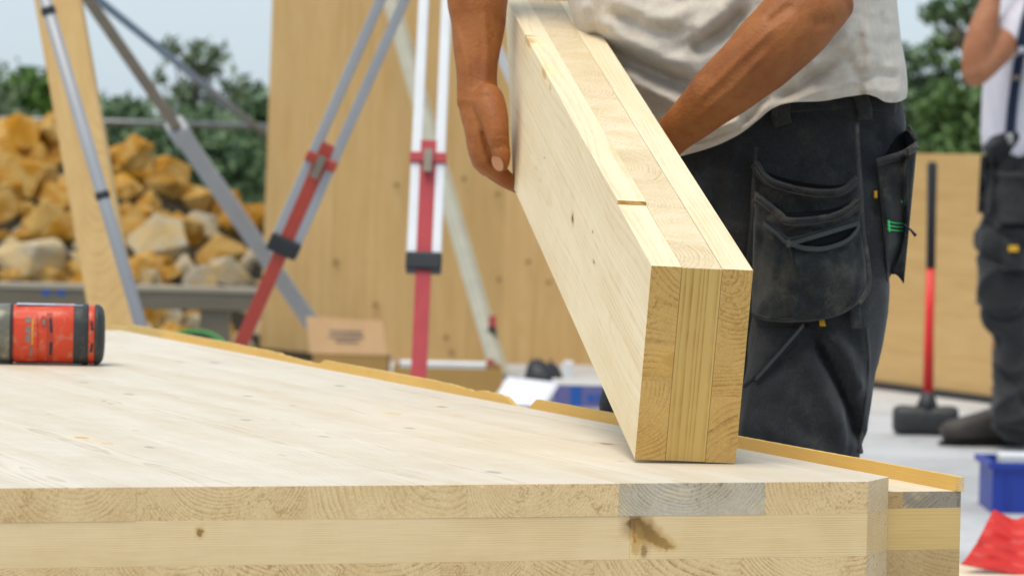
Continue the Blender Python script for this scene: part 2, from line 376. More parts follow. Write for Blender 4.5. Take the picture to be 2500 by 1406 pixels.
for k in range(9):
    rg = random.Random(k); bm = bmesh.new()
    for _ in range(16):
        v = Vector((rg.gauss(0, 1), rg.gauss(0, 1), rg.gauss(0, 1))).normalized(); bm.verts.new((v.x * rg.uniform(.8, 1.15), v.y * rg.uniform(.7, 1.), v.z * rg.uniform(.65, 1.)))
    r_ = bmesh.ops.convex_hull(bm, input=bm.verts[:]); bmesh.ops.delete(bm, geom=[g for g in r_['geom_interior'] if isinstance(g, bmesh.types.BMVert)], context='VERTS')
    bmesh.ops.bevel(bm, geom=bm.edges[:], offset=.07, segments=1, affect='EDGES', clamp_overlap=True)
    bmesh.ops.triangulate(bm, faces=bm.faces[:])
    bmesh.ops.subdivide_edges(bm, edges=bm.edges[:], cuts=1)
    for v in bm.verts: v.co += v.co.normalized() * (noise.noise(v.co * 2.3 + Vector((k * 5., 0, 0))) * .10)
    me = bpy.data.meshes.new('rock'); bm.to_mesh(me); bm.free(); me.materials.append(M['rock_y']); rock_me.append(me)
rock_mp = []
for me in rock_me:
    m2 = me.copy(); m2.materials.clear(); m2.materials.append(M['rock_p']); rock_mp.append(m2)
def rock(px, py, Z, size, pale, label, group=None, sq=(1, 1, 1), k=None):
    k = random.randrange(9) if k is None else k
    o = bpy.data.objects.new('rock', (rock_mp if pale else rock_me)[k]); COL.objects.link(o)
    o.location = P(px, py, Z); o.scale = [size * q_ for q_ in sq]; o.rotation_euler = (random.uniform(-.5, .5), random.uniform(-.5, .5), random.uniform(0, 6.3))
    tag(o, label, 'rock', group); return o
big = [  # px, py, radius px, pale, label
    (125, 560, 72, 0, 'large deep ochre boulder left of the leaning timber post'), (60, 640, 88, 1, 'broad pale flat boulder low in the heap behind the red power tool'),
    (395, 605, 66, 1, 'upright pale block with ochre side right of the leaning post'), (492, 572, 56, 1, 'light grey rounded stone left of the diagonal steel prop'),
    (405, 450, 60, 0, 'tall ochre boulder between the leaning post and diagonal prop'), (325, 430, 50, 0, 'ochre stone touching the right edge of the leaning post'),
    (530, 640, 60, 0, 'wedge shaped ochre stone under the light grey rounded stone'), (478, 500, 46, 0, 'small orange stone above the light grey rounded stone'),
    (45, 345, 56, 0, 'yellow stone on the heap crest at the picture edge'), (130, 362, 52, 0, 'yellow stone on the crest beside the leaning post'),
    (325, 385, 48, 0, 'topmost ochre stone right of the leaning post'), (60, 460, 60, 0, 'brown ochre stone in the middle of the heap left of the post'),
    (195, 640, 45, 1, 'small pale stone behind the leaning timber post'), (560, 680, 48, 1, 'low pale stone at the right end of the heap'),
    (20, 400, 50, 0, 'orange stone at the picture edge below the crest'), (560, 550, 50, 0, 'ochre stone just behind the diagonal steel prop'),
    (0, 520, 48, 0, 'ochre stone cut by the picture edge above the broad pale boulder'), (140, 470, 46, 0, 'yellow stone above the large deep ochre boulder')]
for px, py, r_, pale, lab in big:
    tt = np.clip((760 - py) / 420, 0, 1); zr_ = mound_Z(px, py); rock(px, py, zr_ - r_ / F * zr_ * .7, r_ / F * zr_ * 1.36, pale, lab, 'limestone boulders in the rubble heap', (1, .9, 1))
small_lab = 'blurred ochre stone filling the rubble heap between larger boulders'
for i, px in enumerate(np.arange(-130, 700, 50)):
    top = np.interp(px, [a for a, b in prof], [b for a, b in prof])
    for j, py in enumerate(np.arange(top + 46, 860, 50)):
        x_, y_ = px + random.uniform(-22, 22) + (j % 2) * 30, py + random.uniform(-18, 18)
        tt = np.clip((800 - y_) / 480, 0, 1.); pale = random.random() < (.45 if y_ > 560 else .08)
        zr_ = mound_Z(x_, y_); rock(x_, y_, zr_ + .02, random.choice((random.uniform(34, 50), random.uniform(50, 72), random.uniform(60, 82))) / F * zr_, pale, 'blurred pale stone filling the rubble heap between larger boulders' if pale else small_lab, 'pale filler stones of the rubble heap' if pale else 'ochre filler stones of the rubble heap', (1, random.uniform(.7, 1), random.uniform(.7, 1)))

# grey formwork timbers lying in front of the heap
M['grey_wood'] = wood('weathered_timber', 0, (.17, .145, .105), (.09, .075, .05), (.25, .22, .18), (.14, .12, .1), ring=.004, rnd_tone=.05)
M['grey_wood_lit'] = wood('weathered_timber_lit', 0, (.34, .30, .23), (.24, .20, .14), (.25, .22, .18), (.14, .12, .1), ring=.004, rnd_tone=.05)  # lighter copy of the timber colour, painting its top face as lit
M['blue_paint'] = plain('blue_paint', (.03, .10, .34), .6, .3)
q0 = P(-500, 716, 16.3); q1 = P(640, 716, 16.3)
t = thing('timber_stack', 'weathered grey formwork timber lying across the foot of the rubble heap', 'timber', (q0[0], q0[1], 0))
mid = (q0 + q1) / 2; hl = np.linalg.norm(q1 - q0) / 2
for nm, dz, dy, hh, mt in (('beam', -.012, .008, .036, 'grey_wood'), ('board', .0365, 0, .0115, 'grey_wood_lit')):  # upper board carries the lit top's tone, beam the darker front
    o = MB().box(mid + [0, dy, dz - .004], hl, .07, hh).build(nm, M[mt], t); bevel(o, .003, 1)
for fx in (-.8, 0, .8):
    z1 = mid[2] - .054; MB().box((mid[0] + fx * hl, mid[1] + .02, z1 / 2), .06, .06, z1 / 2).build('bearer', M['grey_wood'], t)
for px in (112, 148):
    c = P(px, 713, 16.22); MB().box((c[0], mid[1] - .0635, c[2]), .018, .0012, .014).build('paint_mark', M['blue_paint'], t)

# barrier rail beyond the heap
r0 = P(-300, 283, 24.); r1 = P(760, 312, 24.)
t = thing('barrier_rail', 'thin dark horizontal barrier rail beyond the rubble heap', 'fence', (r0[0], r0[1], 0))
V, Fc = tube([r0, r1], .019, 8, ref=UP); mesh('rail', V, Fc, M['steel'], t, smooth=True)
for f_ in (0.02, .5, .97):
    c = r0 + (r1 - r0) * f_; V, Fc = tube([(c[0], c[1] + .03, -.06), (c[0], c[1] + .03, c[2] + .06)], .02, 8); mesh('post', V, Fc, M['steel'], t, smooth=True)

# ------------------------------------------------------------------ trees and bushes
def leaf_mat(name, c1, c2):
    s = NT(name); geo = s.n('ShaderNodeNewGeometry'); co = s.n('ShaderNodeTexCoord').outputs['Object']
    n = s.noise(co, 1.3, 3.); f = s.math('ADD', s.math('MULTIPLY', geo.outputs['Random Per Island'], .6), s.math('MULTIPLY', n, .5))
    return s.fin(s.mix(f, c1, c2), .5, .4, Transmission_Weight=0.)
M['leaf'] = leaf_mat('leaf_green', (.05, .115, .035), (.15, .25, .07))
M['leaf_y'] = leaf_mat('leaf_bright', (.04, .10, .015), (.12, .22, .03))
M['leaf_d'] = leaf_mat('leaf_dark', (.055, .11, .055), (.15, .23, .10))
M['leaf_b'] = leaf_mat('leaf_olive', (.07, .11, .06), (.18, .24, .12))
M['bark'] = plain('bark', (.10, .08, .06), .9, .2, .3, 8., .6, 30.)
def tree(name, label, px, ytop, Z, hw, mat, nclump=60, nleaf=45, lsize=.07, seed=0, base=None, cat='tree', dense=1., zlow=.05, sprigs=(), cs_=1.):
    """px: centre, ytop: top row, hw: half width in px; crown of leaf clumps on real limbs"""
    rg = random.Random(seed); top = P(px, ytop, Z); bx, by = top[0], top[1]; h = top[2] + .06; rw = hw / F * Z
    t = thing(name, label, cat, (bx, by, -.06))
    mbT = MB(); pts = [(bx + rg.uniform(-.03, .03) * h * i / 5, by + rg.uniform(-.03, .03) * h * i / 5, -.06 + h * .8 * i / 5) for i in range(6)]
    mbT.add(*tube(pts, np.linspace(.035, .012, 6) * h, 8))
    cl = []
    for i in range(nclump):
        a = rg.uniform(0, 6.283); u = rg.random() ** .6; zz = zlow + (1 - zlow) * rg.random()
        env = math.sin(math.pi * min(1, max(.05, (zz * .85 + .12)))) ** .7
        cl.append(np.array([bx + math.cos(a) * u * rw * env, by + math.sin(a) * u * rw * env * .8, -.06 + h * min(zz, .97)]))
    for (sx, sy) in sprigs: cl.append(P(sx, sy, Z + rg.uniform(-.2, .2)))
    for i, c in enumerate(cl):
        if i % 4 == 0 or i >= nclump:
            k = min(5, int(5 * max(0, c[2]) / h * .7)); s0 = np.array(pts[k]); m_ = (s0 + c) / 2 + [0, 0, -.03 * h]
            mbT.add(*tube([s0, m_, c], np.array([.014, .009, .004]) * h, 6))
    mbT.build('trunk', M['bark'], t, smooth=True)
    R_ = np.random.RandomState(seed + 11); n = len(cl) * nleaf; C = np.repeat(np.array(cl), nleaf, 0)
    cs = (.11 * rw / .8 + .07) * cs_; cs = np.where(np.arange(n) < nclump * nleaf, cs, min(cs, .055))[:, None]
    C = C + R_.normal(0, 1, (n, 3)) * cs * np.array([1, 1, .75])
    keep = C[:, 2] > .0; C = C[keep]; n = len(C)
    u = R_.normal(0, 1, (n, 3)); u /= np.linalg.norm(u, axis=1)[:, None]; v = np.cross(u, R_.normal(0, 1, (n, 3))); v /= np.linalg.norm(v, axis=1)[:, None]
    L = (lsize * R_.uniform(.6, 1.3, n))[:, None]
    V = np.stack([C - u * L, C + v * L * .42, C + u * L, C - v * L * .42], 1).reshape(-1, 3)
    cr_ = mesh('crown', V, [(4 * i, 4 * i + 1, 4 * i + 2, 4 * i + 3) for i in range(n)], mat, t)
    return t
tree('bush', 'bright green rounded bush at the far left behind the rubble crest', 70, 200, 44, 120, M['leaf_y'], 120, 40, .08, 1, cat='bush')
tree('bush', 'pale thin bush at the left picture edge taller than the green one', -60, 165, 40, 120, M['leaf_b'], 60, 30, .07, 2, cat='bush')
tree('bush', 'dark low bush between the leaning post and the slender young tree', 300, 272, 42, 100, M['leaf_d'], 110, 40, .08, 3, cat='bush')
tree('tree', 'slender young tree with separate upright sprigs beside the diagonal prop', 475, 205, 38, 125, M['leaf_b'], 40, 26, .06, 4, sprigs=[(420, 112), (424, 128), (478, 115), (474, 135), (466, 152), (524, 120), (516, 140), (524, 162), (484, 165), (390, 190), (505, 175), (440, 225), (560, 215), (590, 205), (575, 235)], zlow=.15, cs_=.5)
tree('bush', 'dark dense bush against the left edge of the tall timber wall', 620, 240, 43, 90, M['leaf_d'], 110, 34, .08, 5, cat='bush')
tree('bush', 'dark understorey bush below the slender young tree', 470, 322, 36, 190, M['leaf_d'], 170, 44, .075, 6, cat='bush')
tree('bush', 'dense green bush above the low wall near the main worker', 2235, 200, 46, 100, M['leaf_d'], 110, 36, .08, 7, cat='bush', sprigs=[(2215, 130), (2225, 160), (2245, 150), (2208, 180)])
tree('bush', 'green bush beside the raised elbow of the second worker', 2345, 215, 44, 120, M['leaf'], 120, 36, .08, 8, cat='bush', sprigs=[(2290, 100), (2312, 106), (2270, 116), (2330, 98), (2290, 150), (2330, 160), (2360, 170), (2300, 190)])
tree('tree', 'tall tree with a branch reaching over the second worker', 2660, -330, 42, 190, M['leaf_d'], 110, 40, .08, 9, zlow=.35, sprigs=[(2265, 40), (2290, 32), (2320, 45), (2345, 32), (2370, 46), (2300, 18), (2345, 8), (2385, 12), (2420, 30), (2460, 20), (2410, 60)])
tree('bush', 'dark bush behind the low wall beyond the second worker', 2530, 190, 47, 150, M['leaf_d'], 150, 40, .09, 10, cat='bush')

# ------------------------------------------------------------------ leaning post, props, tripod
pb = G(362, 1255, 0); pt = P(85, -330, pb[1] + .35)
o = mesh('timber_post', *bar(pb, pt, .118, .07), M['post']); bevel(o, .004, 1)
tag(o, 'leaning squared timber post with a steel tube in front of it', 'post')
tb = G(492, 1300, 0); tt_ = P(22, -300, tb[1] + .25)
t = thing('steel_tube', 'slim grey steel tube leaning along the timber post', 'tube', tuple(tb))
V, Fc = tube([tb, tt_], .0158, 14); mesh('shaft', V, Fc, M['alu'], t, smooth=True)
for py in (28, 478):
    px = np.interp(py, [-300, 1300], [22, 492]); f_ = (py + 300) / 1600; c = tt_ + (tb - tt_) * (1 - 0)  # ring centre on the shaft axis
    lo_, hi_ = 0., 1.
    for _ in range(40):
        m_ = (lo_ + hi_) / 2; q = tt_ + (tb - tt_) * m_
        if proj(q)[1] < py: lo_ = m_
        else: hi_ = m_
    q = tt_ + (tb - tt_) * lo_; d_ = (tb - tt_) / np.linalg.norm(tb - tt_)
    V, Fc = tube([q - d_ * .009, q + d_ * .009], .018, 14); mesh('ring', V, Fc, M['black'], t, smooth=True)
def at_row(a, b, py):
    lo_, hi_ = 0., 1.
    for _ in range(40):
        m_ = (lo_ + hi_) / 2
        if (proj(a + (b - a) * m_)[1] < py): lo_ = m_
        else: hi_ = m_
    return a + (b - a) * lo_
# diagonal prop, telescopic
fb = G(862, 935, 0); ft = P(195, -30, 13.6)
t = thing('steel_prop', 'telescopic steel prop running diagonally down to the cardboard box', 'prop', tuple(fb))
k_ = at_row(ft, fb, 318); o = mesh('outer_tube', *bar(fb, k_, .062, .062), M['alu'], t); bevel(o, .006, 2)
o = mesh('inner_tube', *bar(k_, ft, .04, .04), M['brown_metal'], t); bevel(o, .004, 1)
d_ = (fb - ft) / np.linalg.norm(fb - ft); o = mesh('locking_collar', *bar(k_ - d_ * .03, k_ + d_ * .05, .075, .075), M['alu'], t); bevel(o, .006, 1)
MB().box(fb + [0, 0, .006], .07, .07, .006).build('foot_plate', M['steel'], t)
V, Fc = tube([P(205, -28, 14.2), P(700, 370, 18.6)], .0155, 10)
tag(mesh('brace_pole', V, Fc, plain('blue_grey_steel', (.17, .23, .30), .5, .4), smooth=True), 'thin blue grey pole sloping to the top left corner of the timber wall', 'pole')
# cream wall prop
M['cream'] = plain('cream_paint', (.44, .42, .33), .5, .4, .12, 9.)
wb = G(1224, 925, 0); wt = P(945, -30, 17.75)
t = thing('wall_prop', 'cream painted wall prop leaning behind the upright tripod leg', 'prop', tuple(wb))
o = mesh('tube', *bar(wb, wt, .058, .058, ref=np.array([.5, .85, 0])), M['cream'], t); bevel(o, .006, 2)
for py, mt in ((790, 'red'), (897, 'red')):
    c = at_row(wt, wb, py); sg = 1 if py < 850 else -1
    MB().box(c + [.028 * sg + .004 * sg, -.04, 0], .014, .02, .036).build('clamp', M[mt], t)
    MB().box(c + [.03 * sg, -.045, -.03 * 1], .018, .024, .018).build('clamp_grip', M['black'], t)
MB().box(wb + [0, -.02, .006], .08, .07, .006).build('foot_plate', M['steel'], t)
# tripod
ap = P(1074, -262, 9.55)
t = thing('survey_tripod', 'red and white aluminium surveying tripod standing behind the table', 'tripod', (ap[0], ap[1], 0))
def tri_leg(foot, yc, ycol, white, red, s=1.):
    d = (foot - ap) / np.linalg.norm(foot - ap); c = at_row(ap, foot, yc); k = at_row(ap, foot, ycol)
    ref = FWD; _, n1, n2, _ = frame(ap, foot)
    leg = MB().add(*bar(c - d * .045, foot - d * .05, .037 * s, .026)); V, Fc = tube([foot - d * .06, foot], [.012, .003], 8); leg.add(V, Fc)
    lo = leg.build('leg', red, t); bevel(lo, .003, 1)
    for sg in (-1, 1):
        r_ = mesh('rail', *bar(ap + n1 * sg * .027 + d * .05, k + n1 * sg * .0285 * s, .0245, .024), white, lo); bevel(r_, .004, 2)
    cl = MB().add(*bar(c - d * .013, c + d * .013, .087 * s, .04)).build('clamp', red, lo); bevel(cl, .003, 1)
    mesh('clamp_lever', *bar(c - d * .016 - n2 * .026, c + d * .042 - n2 * .03, .02, .012), M['brown_metal'], lo)
    co = MB().add(*bar(k - d * .022, k + d * .022, .085 * s, .05)).build('collar', M['black'], lo); bevel(co, .006, 2)
    return lo
tri_leg(G(1003, 1360, 0), 390, 642, M['rail_w'], M['red'])
tri_leg(G(398, 1272, 0), 393, 600, M['alu'], M['red_side'], .92)
tri_leg(G(1690, 1130, 0), 393, 560, M['rail_w'], M['red'], .95)
V, Fc = tube([ap + [0, 0, -.03], ap + [0, 0, .03]], [.075, .07], 20); mesh('head_plate', V, Fc, M['black'], t, smooth=False)

# ------------------------------------------------------------------ boxes and bits on the slab
M['card'] = plain('cardboard', (.46, .29, .15), .85, .2, .08, 10., dirt=(.36, .22, .11))
M['card_shaded'] = plain('cardboard_brown_shaded', (.40, .24, .08), .85, .2, .08, 10.)  # brown board darkened as shade on box body and tray, beside the lit flap
M['print'] = plain('grey_print', (.16, .13, .11), .8, .2)
M['white_p'] = plain('white_plastic', (.72, .72, .72), .5, .4, .05)
M['paper'] = plain('paper', (.72, .71, .74), .8, .2, .03)
M['purple'] = plain('violet_print', (.13, .12, .28), .6, .3)
M['blue'] = plain('blue_print', (.02, .10, .36), .6, .3)
M['beige'] = plain('grey_board', (.50, .48, .44), .8, .2)
def openbox(t, c, hx, hy, h, mat, th=.004, names=('side_panel', 'end_panel', 'bottom')):
    """c = centre of the base"""
    for sy in (-1, 1): MB().box(c + [0, sy * (hy - th), h / 2], hx, th, h / 2).build(names[0], mat, t)
    for sx in (-1, 1): MB().box(c + [sx * (hx - th), 0, h / 2], th, hy - 2 * th - .0005, h / 2).build(names[1], mat, t)
    MB().box(c + [0, 0, th], hx - 2 * th - .0005, hy - 2 * th - .0005, th).build(names[2], mat, t)
c = G(853, 975, 0); t = thing('cardboard_box', 'open brown cardboard box with a raised printed flap by the timber wall', 'box', tuple(c))
openbox(t, c + [0, .14, 0], .143, .14, .165, M['card_shaded'])
zf = .172
fl = np.array([c + [-.155, .0, zf], c + [.14, .0, zf], c + [.118, .085, zf + .122], c + [-.175, .085, zf + .135]])
fl2 = fl + np.array([0, .006, .002]); o = mesh('flap', np.vstack([fl, fl2]), BOXF, M['card'], t)
for i, (w_, yy) in enumerate(((.062, .64), (.066, .50), (.045, .36))):
    ctr = fl[0] * (1 - yy) * .5 + fl[1] * (1 - yy) * .5 + fl[2] * yy * .5 + fl[3] * yy * .5; sl = np.array([0, .085, .128]) / np.linalg.norm([0, .085, .128]); nn = np.array([0, -sl[2], sl[1]])
    V = [ctr + nn * .0012 + sx * np.array([w_, 0, 0]) + sy * .005 * sl for sx, sy in ((-1, -1), (1, -1), (1, 1), (-1, 1))]
    mesh('print_line', V, [(0, 1, 2, 3)], M['print'], t)
fb_ = np.array([c + [.145, .0, zf], c + [.147, .27, zf], c + [.215, .26, zf - .06], c + [.20, .02, zf - .06]]); mesh('side_flap', np.vstack([fb_, fb_ + [0, 0, .005]]), BOXF, M['card'], t)
c = G(1090, 1040, 0); t = thing('cardboard_tray', 'orange brown cardboard tray holding white sheets beside the tripod leg', 'box', tuple(c))
openbox(t, c + [0, .17, 0], .19, .17, .20, M['card_shaded'])
o = MB().box(c + [-.02, .2, .19], .15, .10, .02).build('white_sheets', M['white_p'], t); tag(o, None)
o.parent = None; o.location = o.location + Vector(c); tag(o, 'flat pack of white sheets lying in the cardboard tray', 'packet')
c = G(1480, 1062, 0); t = thing('printed_carton', 'grey topped carton with violet and blue printed side behind the raised beam', 'box', tuple(c))
h_ = P(1440, 937, proj(c)[2])[2]
o = MB().box(c + [0, .16, h_ / 2], .185, .16, h_ / 2).build('carton', M['beige'], t); bevel(o, .004, 1)
MB().box(c + [0, -.0012, h_ - .042], .184, .001, .036).build('printed_band', M['purple'], t)
MB().box(c + [-.105, -.0032, h_ - .042], .018, .001, .035).build('blue_stripe', M['blue'], t)
for dx, w_ in ((-.055, .012), (-.02, .016), (.03, .015)): MB().box(c + [dx, -.0032, h_ - .047], w_, .001, .012).build('blue_mark', M['blue'], t)
pz = P(1270, 955, 11.6)
rows = []
for j in range(6):
    v = j / 5
    for i in range(8):
        u = i / 7; px = (1197 + (1330 - 1197) * u) * (1 - v) + (1240 + (1368 - 1240) * u) * v; py = (985 + 8 * u) * (1 - v) + (918 + 16 * u) * v
        rows.append(P(px, py, 11.55 + .35 * v - .02 * math.sin(3.1 * u)))
o = mesh('paper_sheet', rows, [(j * 8 + i, j * 8 + i + 1, (j + 1) * 8 + i + 1, (j + 1) * 8 + i) for j in range(5) for i in range(7)], M['paper'], smooth=True)
so = o.modifiers.new('t', 'SOLIDIFY'); so.thickness = .002
tag(o, 'white paper sheet propped against the printed carton', 'paper')
# black bag
mb = MB(); rb = random.Random(3)
c = G(1318, 1000, 0)
bag = []
for i in range(9):
    for j in range(14):
        th_ = i / 8 * math.pi / 2; a = j / 14 * 6.283; rr = 1 + .18 * noise.noise(Vector((math.cos(a) * 2, math.sin(a) * 2, i * .5)))
        bag.append(c + [.088 * math.cos(a) * math.cos(th_ * .8) * rr + .02 * math.sin(th_), .12 + .10 * math.sin(a) * math.cos(th_ * .9) * rr, .165 * math.sin(th_) * (1 - .22 * math.cos(a) * math.cos(th_) + .25 * noise.noise(Vector((math.cos(a) * 3, math.sin(a) * 3, i * .4))))])
o = mesh('black_bag', bag, [(i * 14 + j, i * 14 + (j + 1) % 14, (i + 1) * 14 + (j + 1) % 14, (i + 1) * 14 + j) for i in range(8) for j in range(14)] + [tuple(8 * 14 + j for j in range(14))], M['black'], smooth=True)
tag(o, 'crumpled black bag between the paper sheet and the timber wall', 'bag')
c = G(1387, 935, 0); o = MB().box(c + [0, .05, .045], .022, .03, .045).build('white_block', M['white_p']); bevel(o, .006, 2); tag(o, 'small white plastic block standing behind the black bag', 'block')
# hose coil
c = P(470, 880, 13.6); t = thing('hose_coil', 'dark hose coil with one green ring lying before the rubble heap', 'hose', (c[0], c[1], 0))
M['green'] = plain('green_hose', (.02, .30, .035), .4, .5)
Rt = np.array(Matrix.Rotation(math.radians(38), 3, 'X'))
for k in range(5):
    R0 = .118 + .006 * math.sin(k * 2.1); pts = [c + Rt @ np.array([R0 * math.cos(a), R0 * math.sin(a), .016 * (k - 2) - (.004 if k == 4 else 0)]) for a in np.linspace(0, 2 * math.pi, 33)]
    V = []; 
    V, Fc = tube(pts, .006 if k == 4 else .0105, 8, ref=Rt @ np.array([0, 0, 1.]), cap=False); mesh('hose_ring', V, Fc, M['green'] if k == 4 else M['black'], t, smooth=True)
lowz = c[2] - .118 * math.sin(math.radians(38)) - .03
MB().box((c[0], c[1] - .0, max(.02, lowz) / 2), .09, .06, max(.02, lowz) / 2).build('support_block', M['grey_wood'], t)
# sledgehammer
hb = G(2262, 1064, 0); Zh = proj(hb)[2]; sc_ = Zh / F
t = thing('sledgehammer', 'sledgehammer with red and black handle standing upright on its dark head', 'hammer', tuple(hb))
hc = hb + [0, .05, .052]
V, Fc = tube([hc + [x_, 0, z_] for x_, z_ in ((-.112, 0), (-.106, 0), (-.085, 0), (-.03, .0), (.03, 0), (.085, 0), (.106, 0), (.112, 0))], [.036, .046, .052, .049, .049, .052, .048, .040], 20, sup=3.0, ref=np.array([0, 1., 0])); o = mesh('head', V, Fc, plain('dark_iron', (.045, .045, .045), .55, .5, .3, 30., .3, 120., Metallic=.3), t, smooth=True)
h0 = hc + [.005, 0, .03]; hk = P(2272, 655, Zh + .05); ht = P(2276, 395, Zh + .05)
V, Fc = tube([h0, h0 + [0, 0, .03], h0 + [.002, 0, .07]], [.045, .034, .02], 14); mesh('neck', V, Fc, M['black'], t, smooth=True)
V, Fc = tube([h0 + [.002, 0, .06], (h0 + hk) / 2, hk], [.0195, .0165, .0155], 14); mesh('handle', V, Fc, plain('bright_red', (.72, .018, .014), .4, .5, .06), t, smooth=True)
V, Fc = tube([hk, (hk + ht) / 2, ht - [0, 0, .012], ht], [.0165, .016, .0175, .012], 14); mesh('grip', V, Fc, M['black'], t, smooth=True)
# blue crate
c = G(2421, 1252, 0); Zk = proj(c)[2]
t = thing('blue_crate', 'blue plastic crate on the concrete holding a white carton', 'crate', tuple(c))
M['blue_pl'] = plain('blue_plastic', (.008, .035, .30), .45, .5, .08)
h_ = P(2395, 1128, Zk)[2]
openbox(t, c + [.2, .15, 0], .2, .15, h_, M['blue_pl'], .003)
for sy in (-1, 1): MB().box(c + [.2, .15 + sy * .152, h_ - .007], .213, .009, .008).build('rim', M['blue_pl'], t)
for sx in (-1, 1): MB().box(c + [.2 + sx * .203, .15, h_ - .007], .009, .1425, .008).build('rim', M['blue_pl'], t)
for i in range(5): MB().box(c + [.04 + i * .08, -.002, h_ / 2 - .012], .004, .004, h_ / 2 - .02).build('rib', M['blue_pl'], t)
o = MB().box(c + [.075, .12, h_ - .04], .045, .05, .058).build('white_pack', M['white_p']); bevel(o, .006, 2); tag(o, 'white carton standing in the near corner of the blue crate', 'carton')

# lower panel with red tarpaulin
def spruce(name, axis, **k):
    return wood(name, axis, k.pop('early', E_), k.pop('late', L_), k.pop('end_e', (.90, .66, .35)), k.pop('end_l', (.42, .21, .045)), **k)
M['lowpanel'] = spruce('spruce_lower_panel', 0, rstr=.5, rnd_tone=.03)
l0 = G(2280, 1370, .2)
t = thing('low_platform', 'pale timber platform low behind the table under the red sheeting', 'platform', (l0[0], l0[1], 0))
for i in range(5):
    o = MB().box(l0 + [.55, -.75 + i * .16, -.05], .75, .0797, .05).build('plank', M['lowpanel'], t); bevel(o, .001, 1)
for i in range(2): MB().box(l0 + [.1 + i * .8, -.4, -.15], .05, .45, .0495).build('bearer', M['grey_wood'], t)
s = NT('red_sheeting'); co = s.n('ShaderNodeTexCoord').outputs['Object']
wv = s.n('ShaderNodeTexWave'); s.put(wv.inputs[0], co); wv.inputs['Scale'].default_value = 9; wv.inputs['Distortion'].default_value = 3; wv.bands_direction = 'Y'
n_ = s.noise(co, 40., 4.); M['redtarp'] = s.fin(s.mix(s.mr(s.noise(co, 18., 4., .6), .5, .7), (.56, .016, .008), (.42, .014, .008)), .5, .4, n_, .2, .003)
t = thing('red_tarpaulin', 'folded red plastic sheeting heaped on the low panel behind the table corner', 'tarpaulin', tuple(G(2345, 1380, .2)))
def red_sheet(x_off, y_off, z_off, seed, amp):
    V = []; nj, ni = 56, 60
    for j in range(nj):
        v = j / (nj - 1)
        for i in range(ni):
            u = i / (ni - 1); px = 2345 + 80 * v ** .85 + u * 330 + x_off
            base = 1377 + 30 * (px - 2345) / 155; top = 1245 + 24 * min(1.2, max(0, (px - 2425) / 48)) - 22 * max(0, min(1, (px - 2470) / 60)) * (seed == 0)
            py = base + (top - base) * v + y_off
            ph = v * 5.2 + .5 * u + .2 * math.sin(u * 4.1 + seed) + .25 * noise.noise(Vector((u * 5, v * 3, seed)))
            rip = math.sin(ph * math.pi) ** 2
            Z = 7.0 + .16 * v + z_off - amp * rip + .006 * noise.noise(Vector((u * 7, v * 5, seed + 3.)))
            V.append(P(px, py, Z))
    o = mesh('sheet_layer', V, [(j * ni + i, j * ni + i + 1, (j + 1) * ni + i + 1, (j + 1) * ni + i) for j in range(nj - 1) for i in range(ni - 1)], M['redtarp'], t, smooth=True)
    so = o.modifiers.new('t', 'SOLIDIFY'); so.thickness = .003; so.offset = 1
red_sheet(0, 0, 0, 0, .0065); red_sheet(60, -2, .22, 2, .008)

# ------------------------------------------------------------------ the CLT panel on which everything is worked
Bp = G(2120, 1175, ZT); Fp = G(0, 1191, ZT); Cp = G(2170, 1164, ZT); Kp = G(290, 806, ZT)
e2 = (Kp - Cp); e2 /= np.linalg.norm(e2); e1 = (Bp - Fp) / np.linalg.norm(Bp - Fp)
ang = (math.atan2(e1[1], e1[0]) + math.atan2(e2[1], e2[0]) - math.pi / 2) / 2
e1 = np.array([math.cos(ang), math.sin(ang), 0]); e2 = np.array([-e1[1], e1[0], 0])
PM = Matrix(((e1[0], e2[0], 0, Bp[0]), (e1[1], e2[1], 0, Bp[1]), (0, 0, 1, ZT), (0, 0, 0, 1)))
panel = thing('work_table', 'thick cross laminated spruce panel lying in front as the work table', 'work table', tuple(Bp), mat4=PM)
def pl(px, py, z=ZT):
    w = G(px, py, z) - Bp; return np.array([w @ e1, w @ e2, w[2]])
def plf(px, py):   # point on the front face (v = 0)
    d = ray(px, py); k = ((Bp - CAM) @ e2) / (d @ e2); w = CAM + d * k - Bp; return np.array([w @ e1, 0, w[2]])
uC, vC = pl(2170, 1164)[:2]; uE = uC + .077; VL = pl(290, 806)[1]
grey, brown, amber = (.22, .20, .17), (.20, .10, .035), (.55, .30, .07)
kn = []
for px, py, r_, c_, st in ((315, 962, 15, grey, .6), (605, 967, 14, grey, .5), (1000, 1045, 13, grey, .55), (1078, 993, 11, brown, .8), (830, 942, 14, grey, .75), (200, 1068, 17, amber, .75), (262, 1082, 16, amber, .35),
                           (365, 1091, 12, grey, .6), (600, 1025, 14, grey, .5), (790, 1065, 12, grey, .5), (1205, 1152, 14, grey, .6), (1480, 1083, 14, brown, .7), (440, 883, 16, grey, .4), (525, 885, 16, grey, .7),
                           (715, 990, 9, grey, .5), (270, 985, 5, brown, .7), (205, 933, 15, grey, .4), (690, 1110, 9, grey, .35), (255, 978, 4, (.02, .02, .02), .9), (405, 908, 3, (.02, .02, .02), .8), (440, 915, 3, (.02, .02, .02), .8),
                           (1380, 1000, 13, amber, .35), (1120, 1015, 16, amber, .3), (960, 1010, 22, amber, .35), (330, 1050, 9, grey, .3), (1517, 1126, 8, grey, .4), (120, 1010, 8, grey, .3)):
    p_ = pl(px, py); kn.append((p_[0], p_[1], 0, r_ * .00048, r_ * .0012, .03, c_, st))
fkn = []
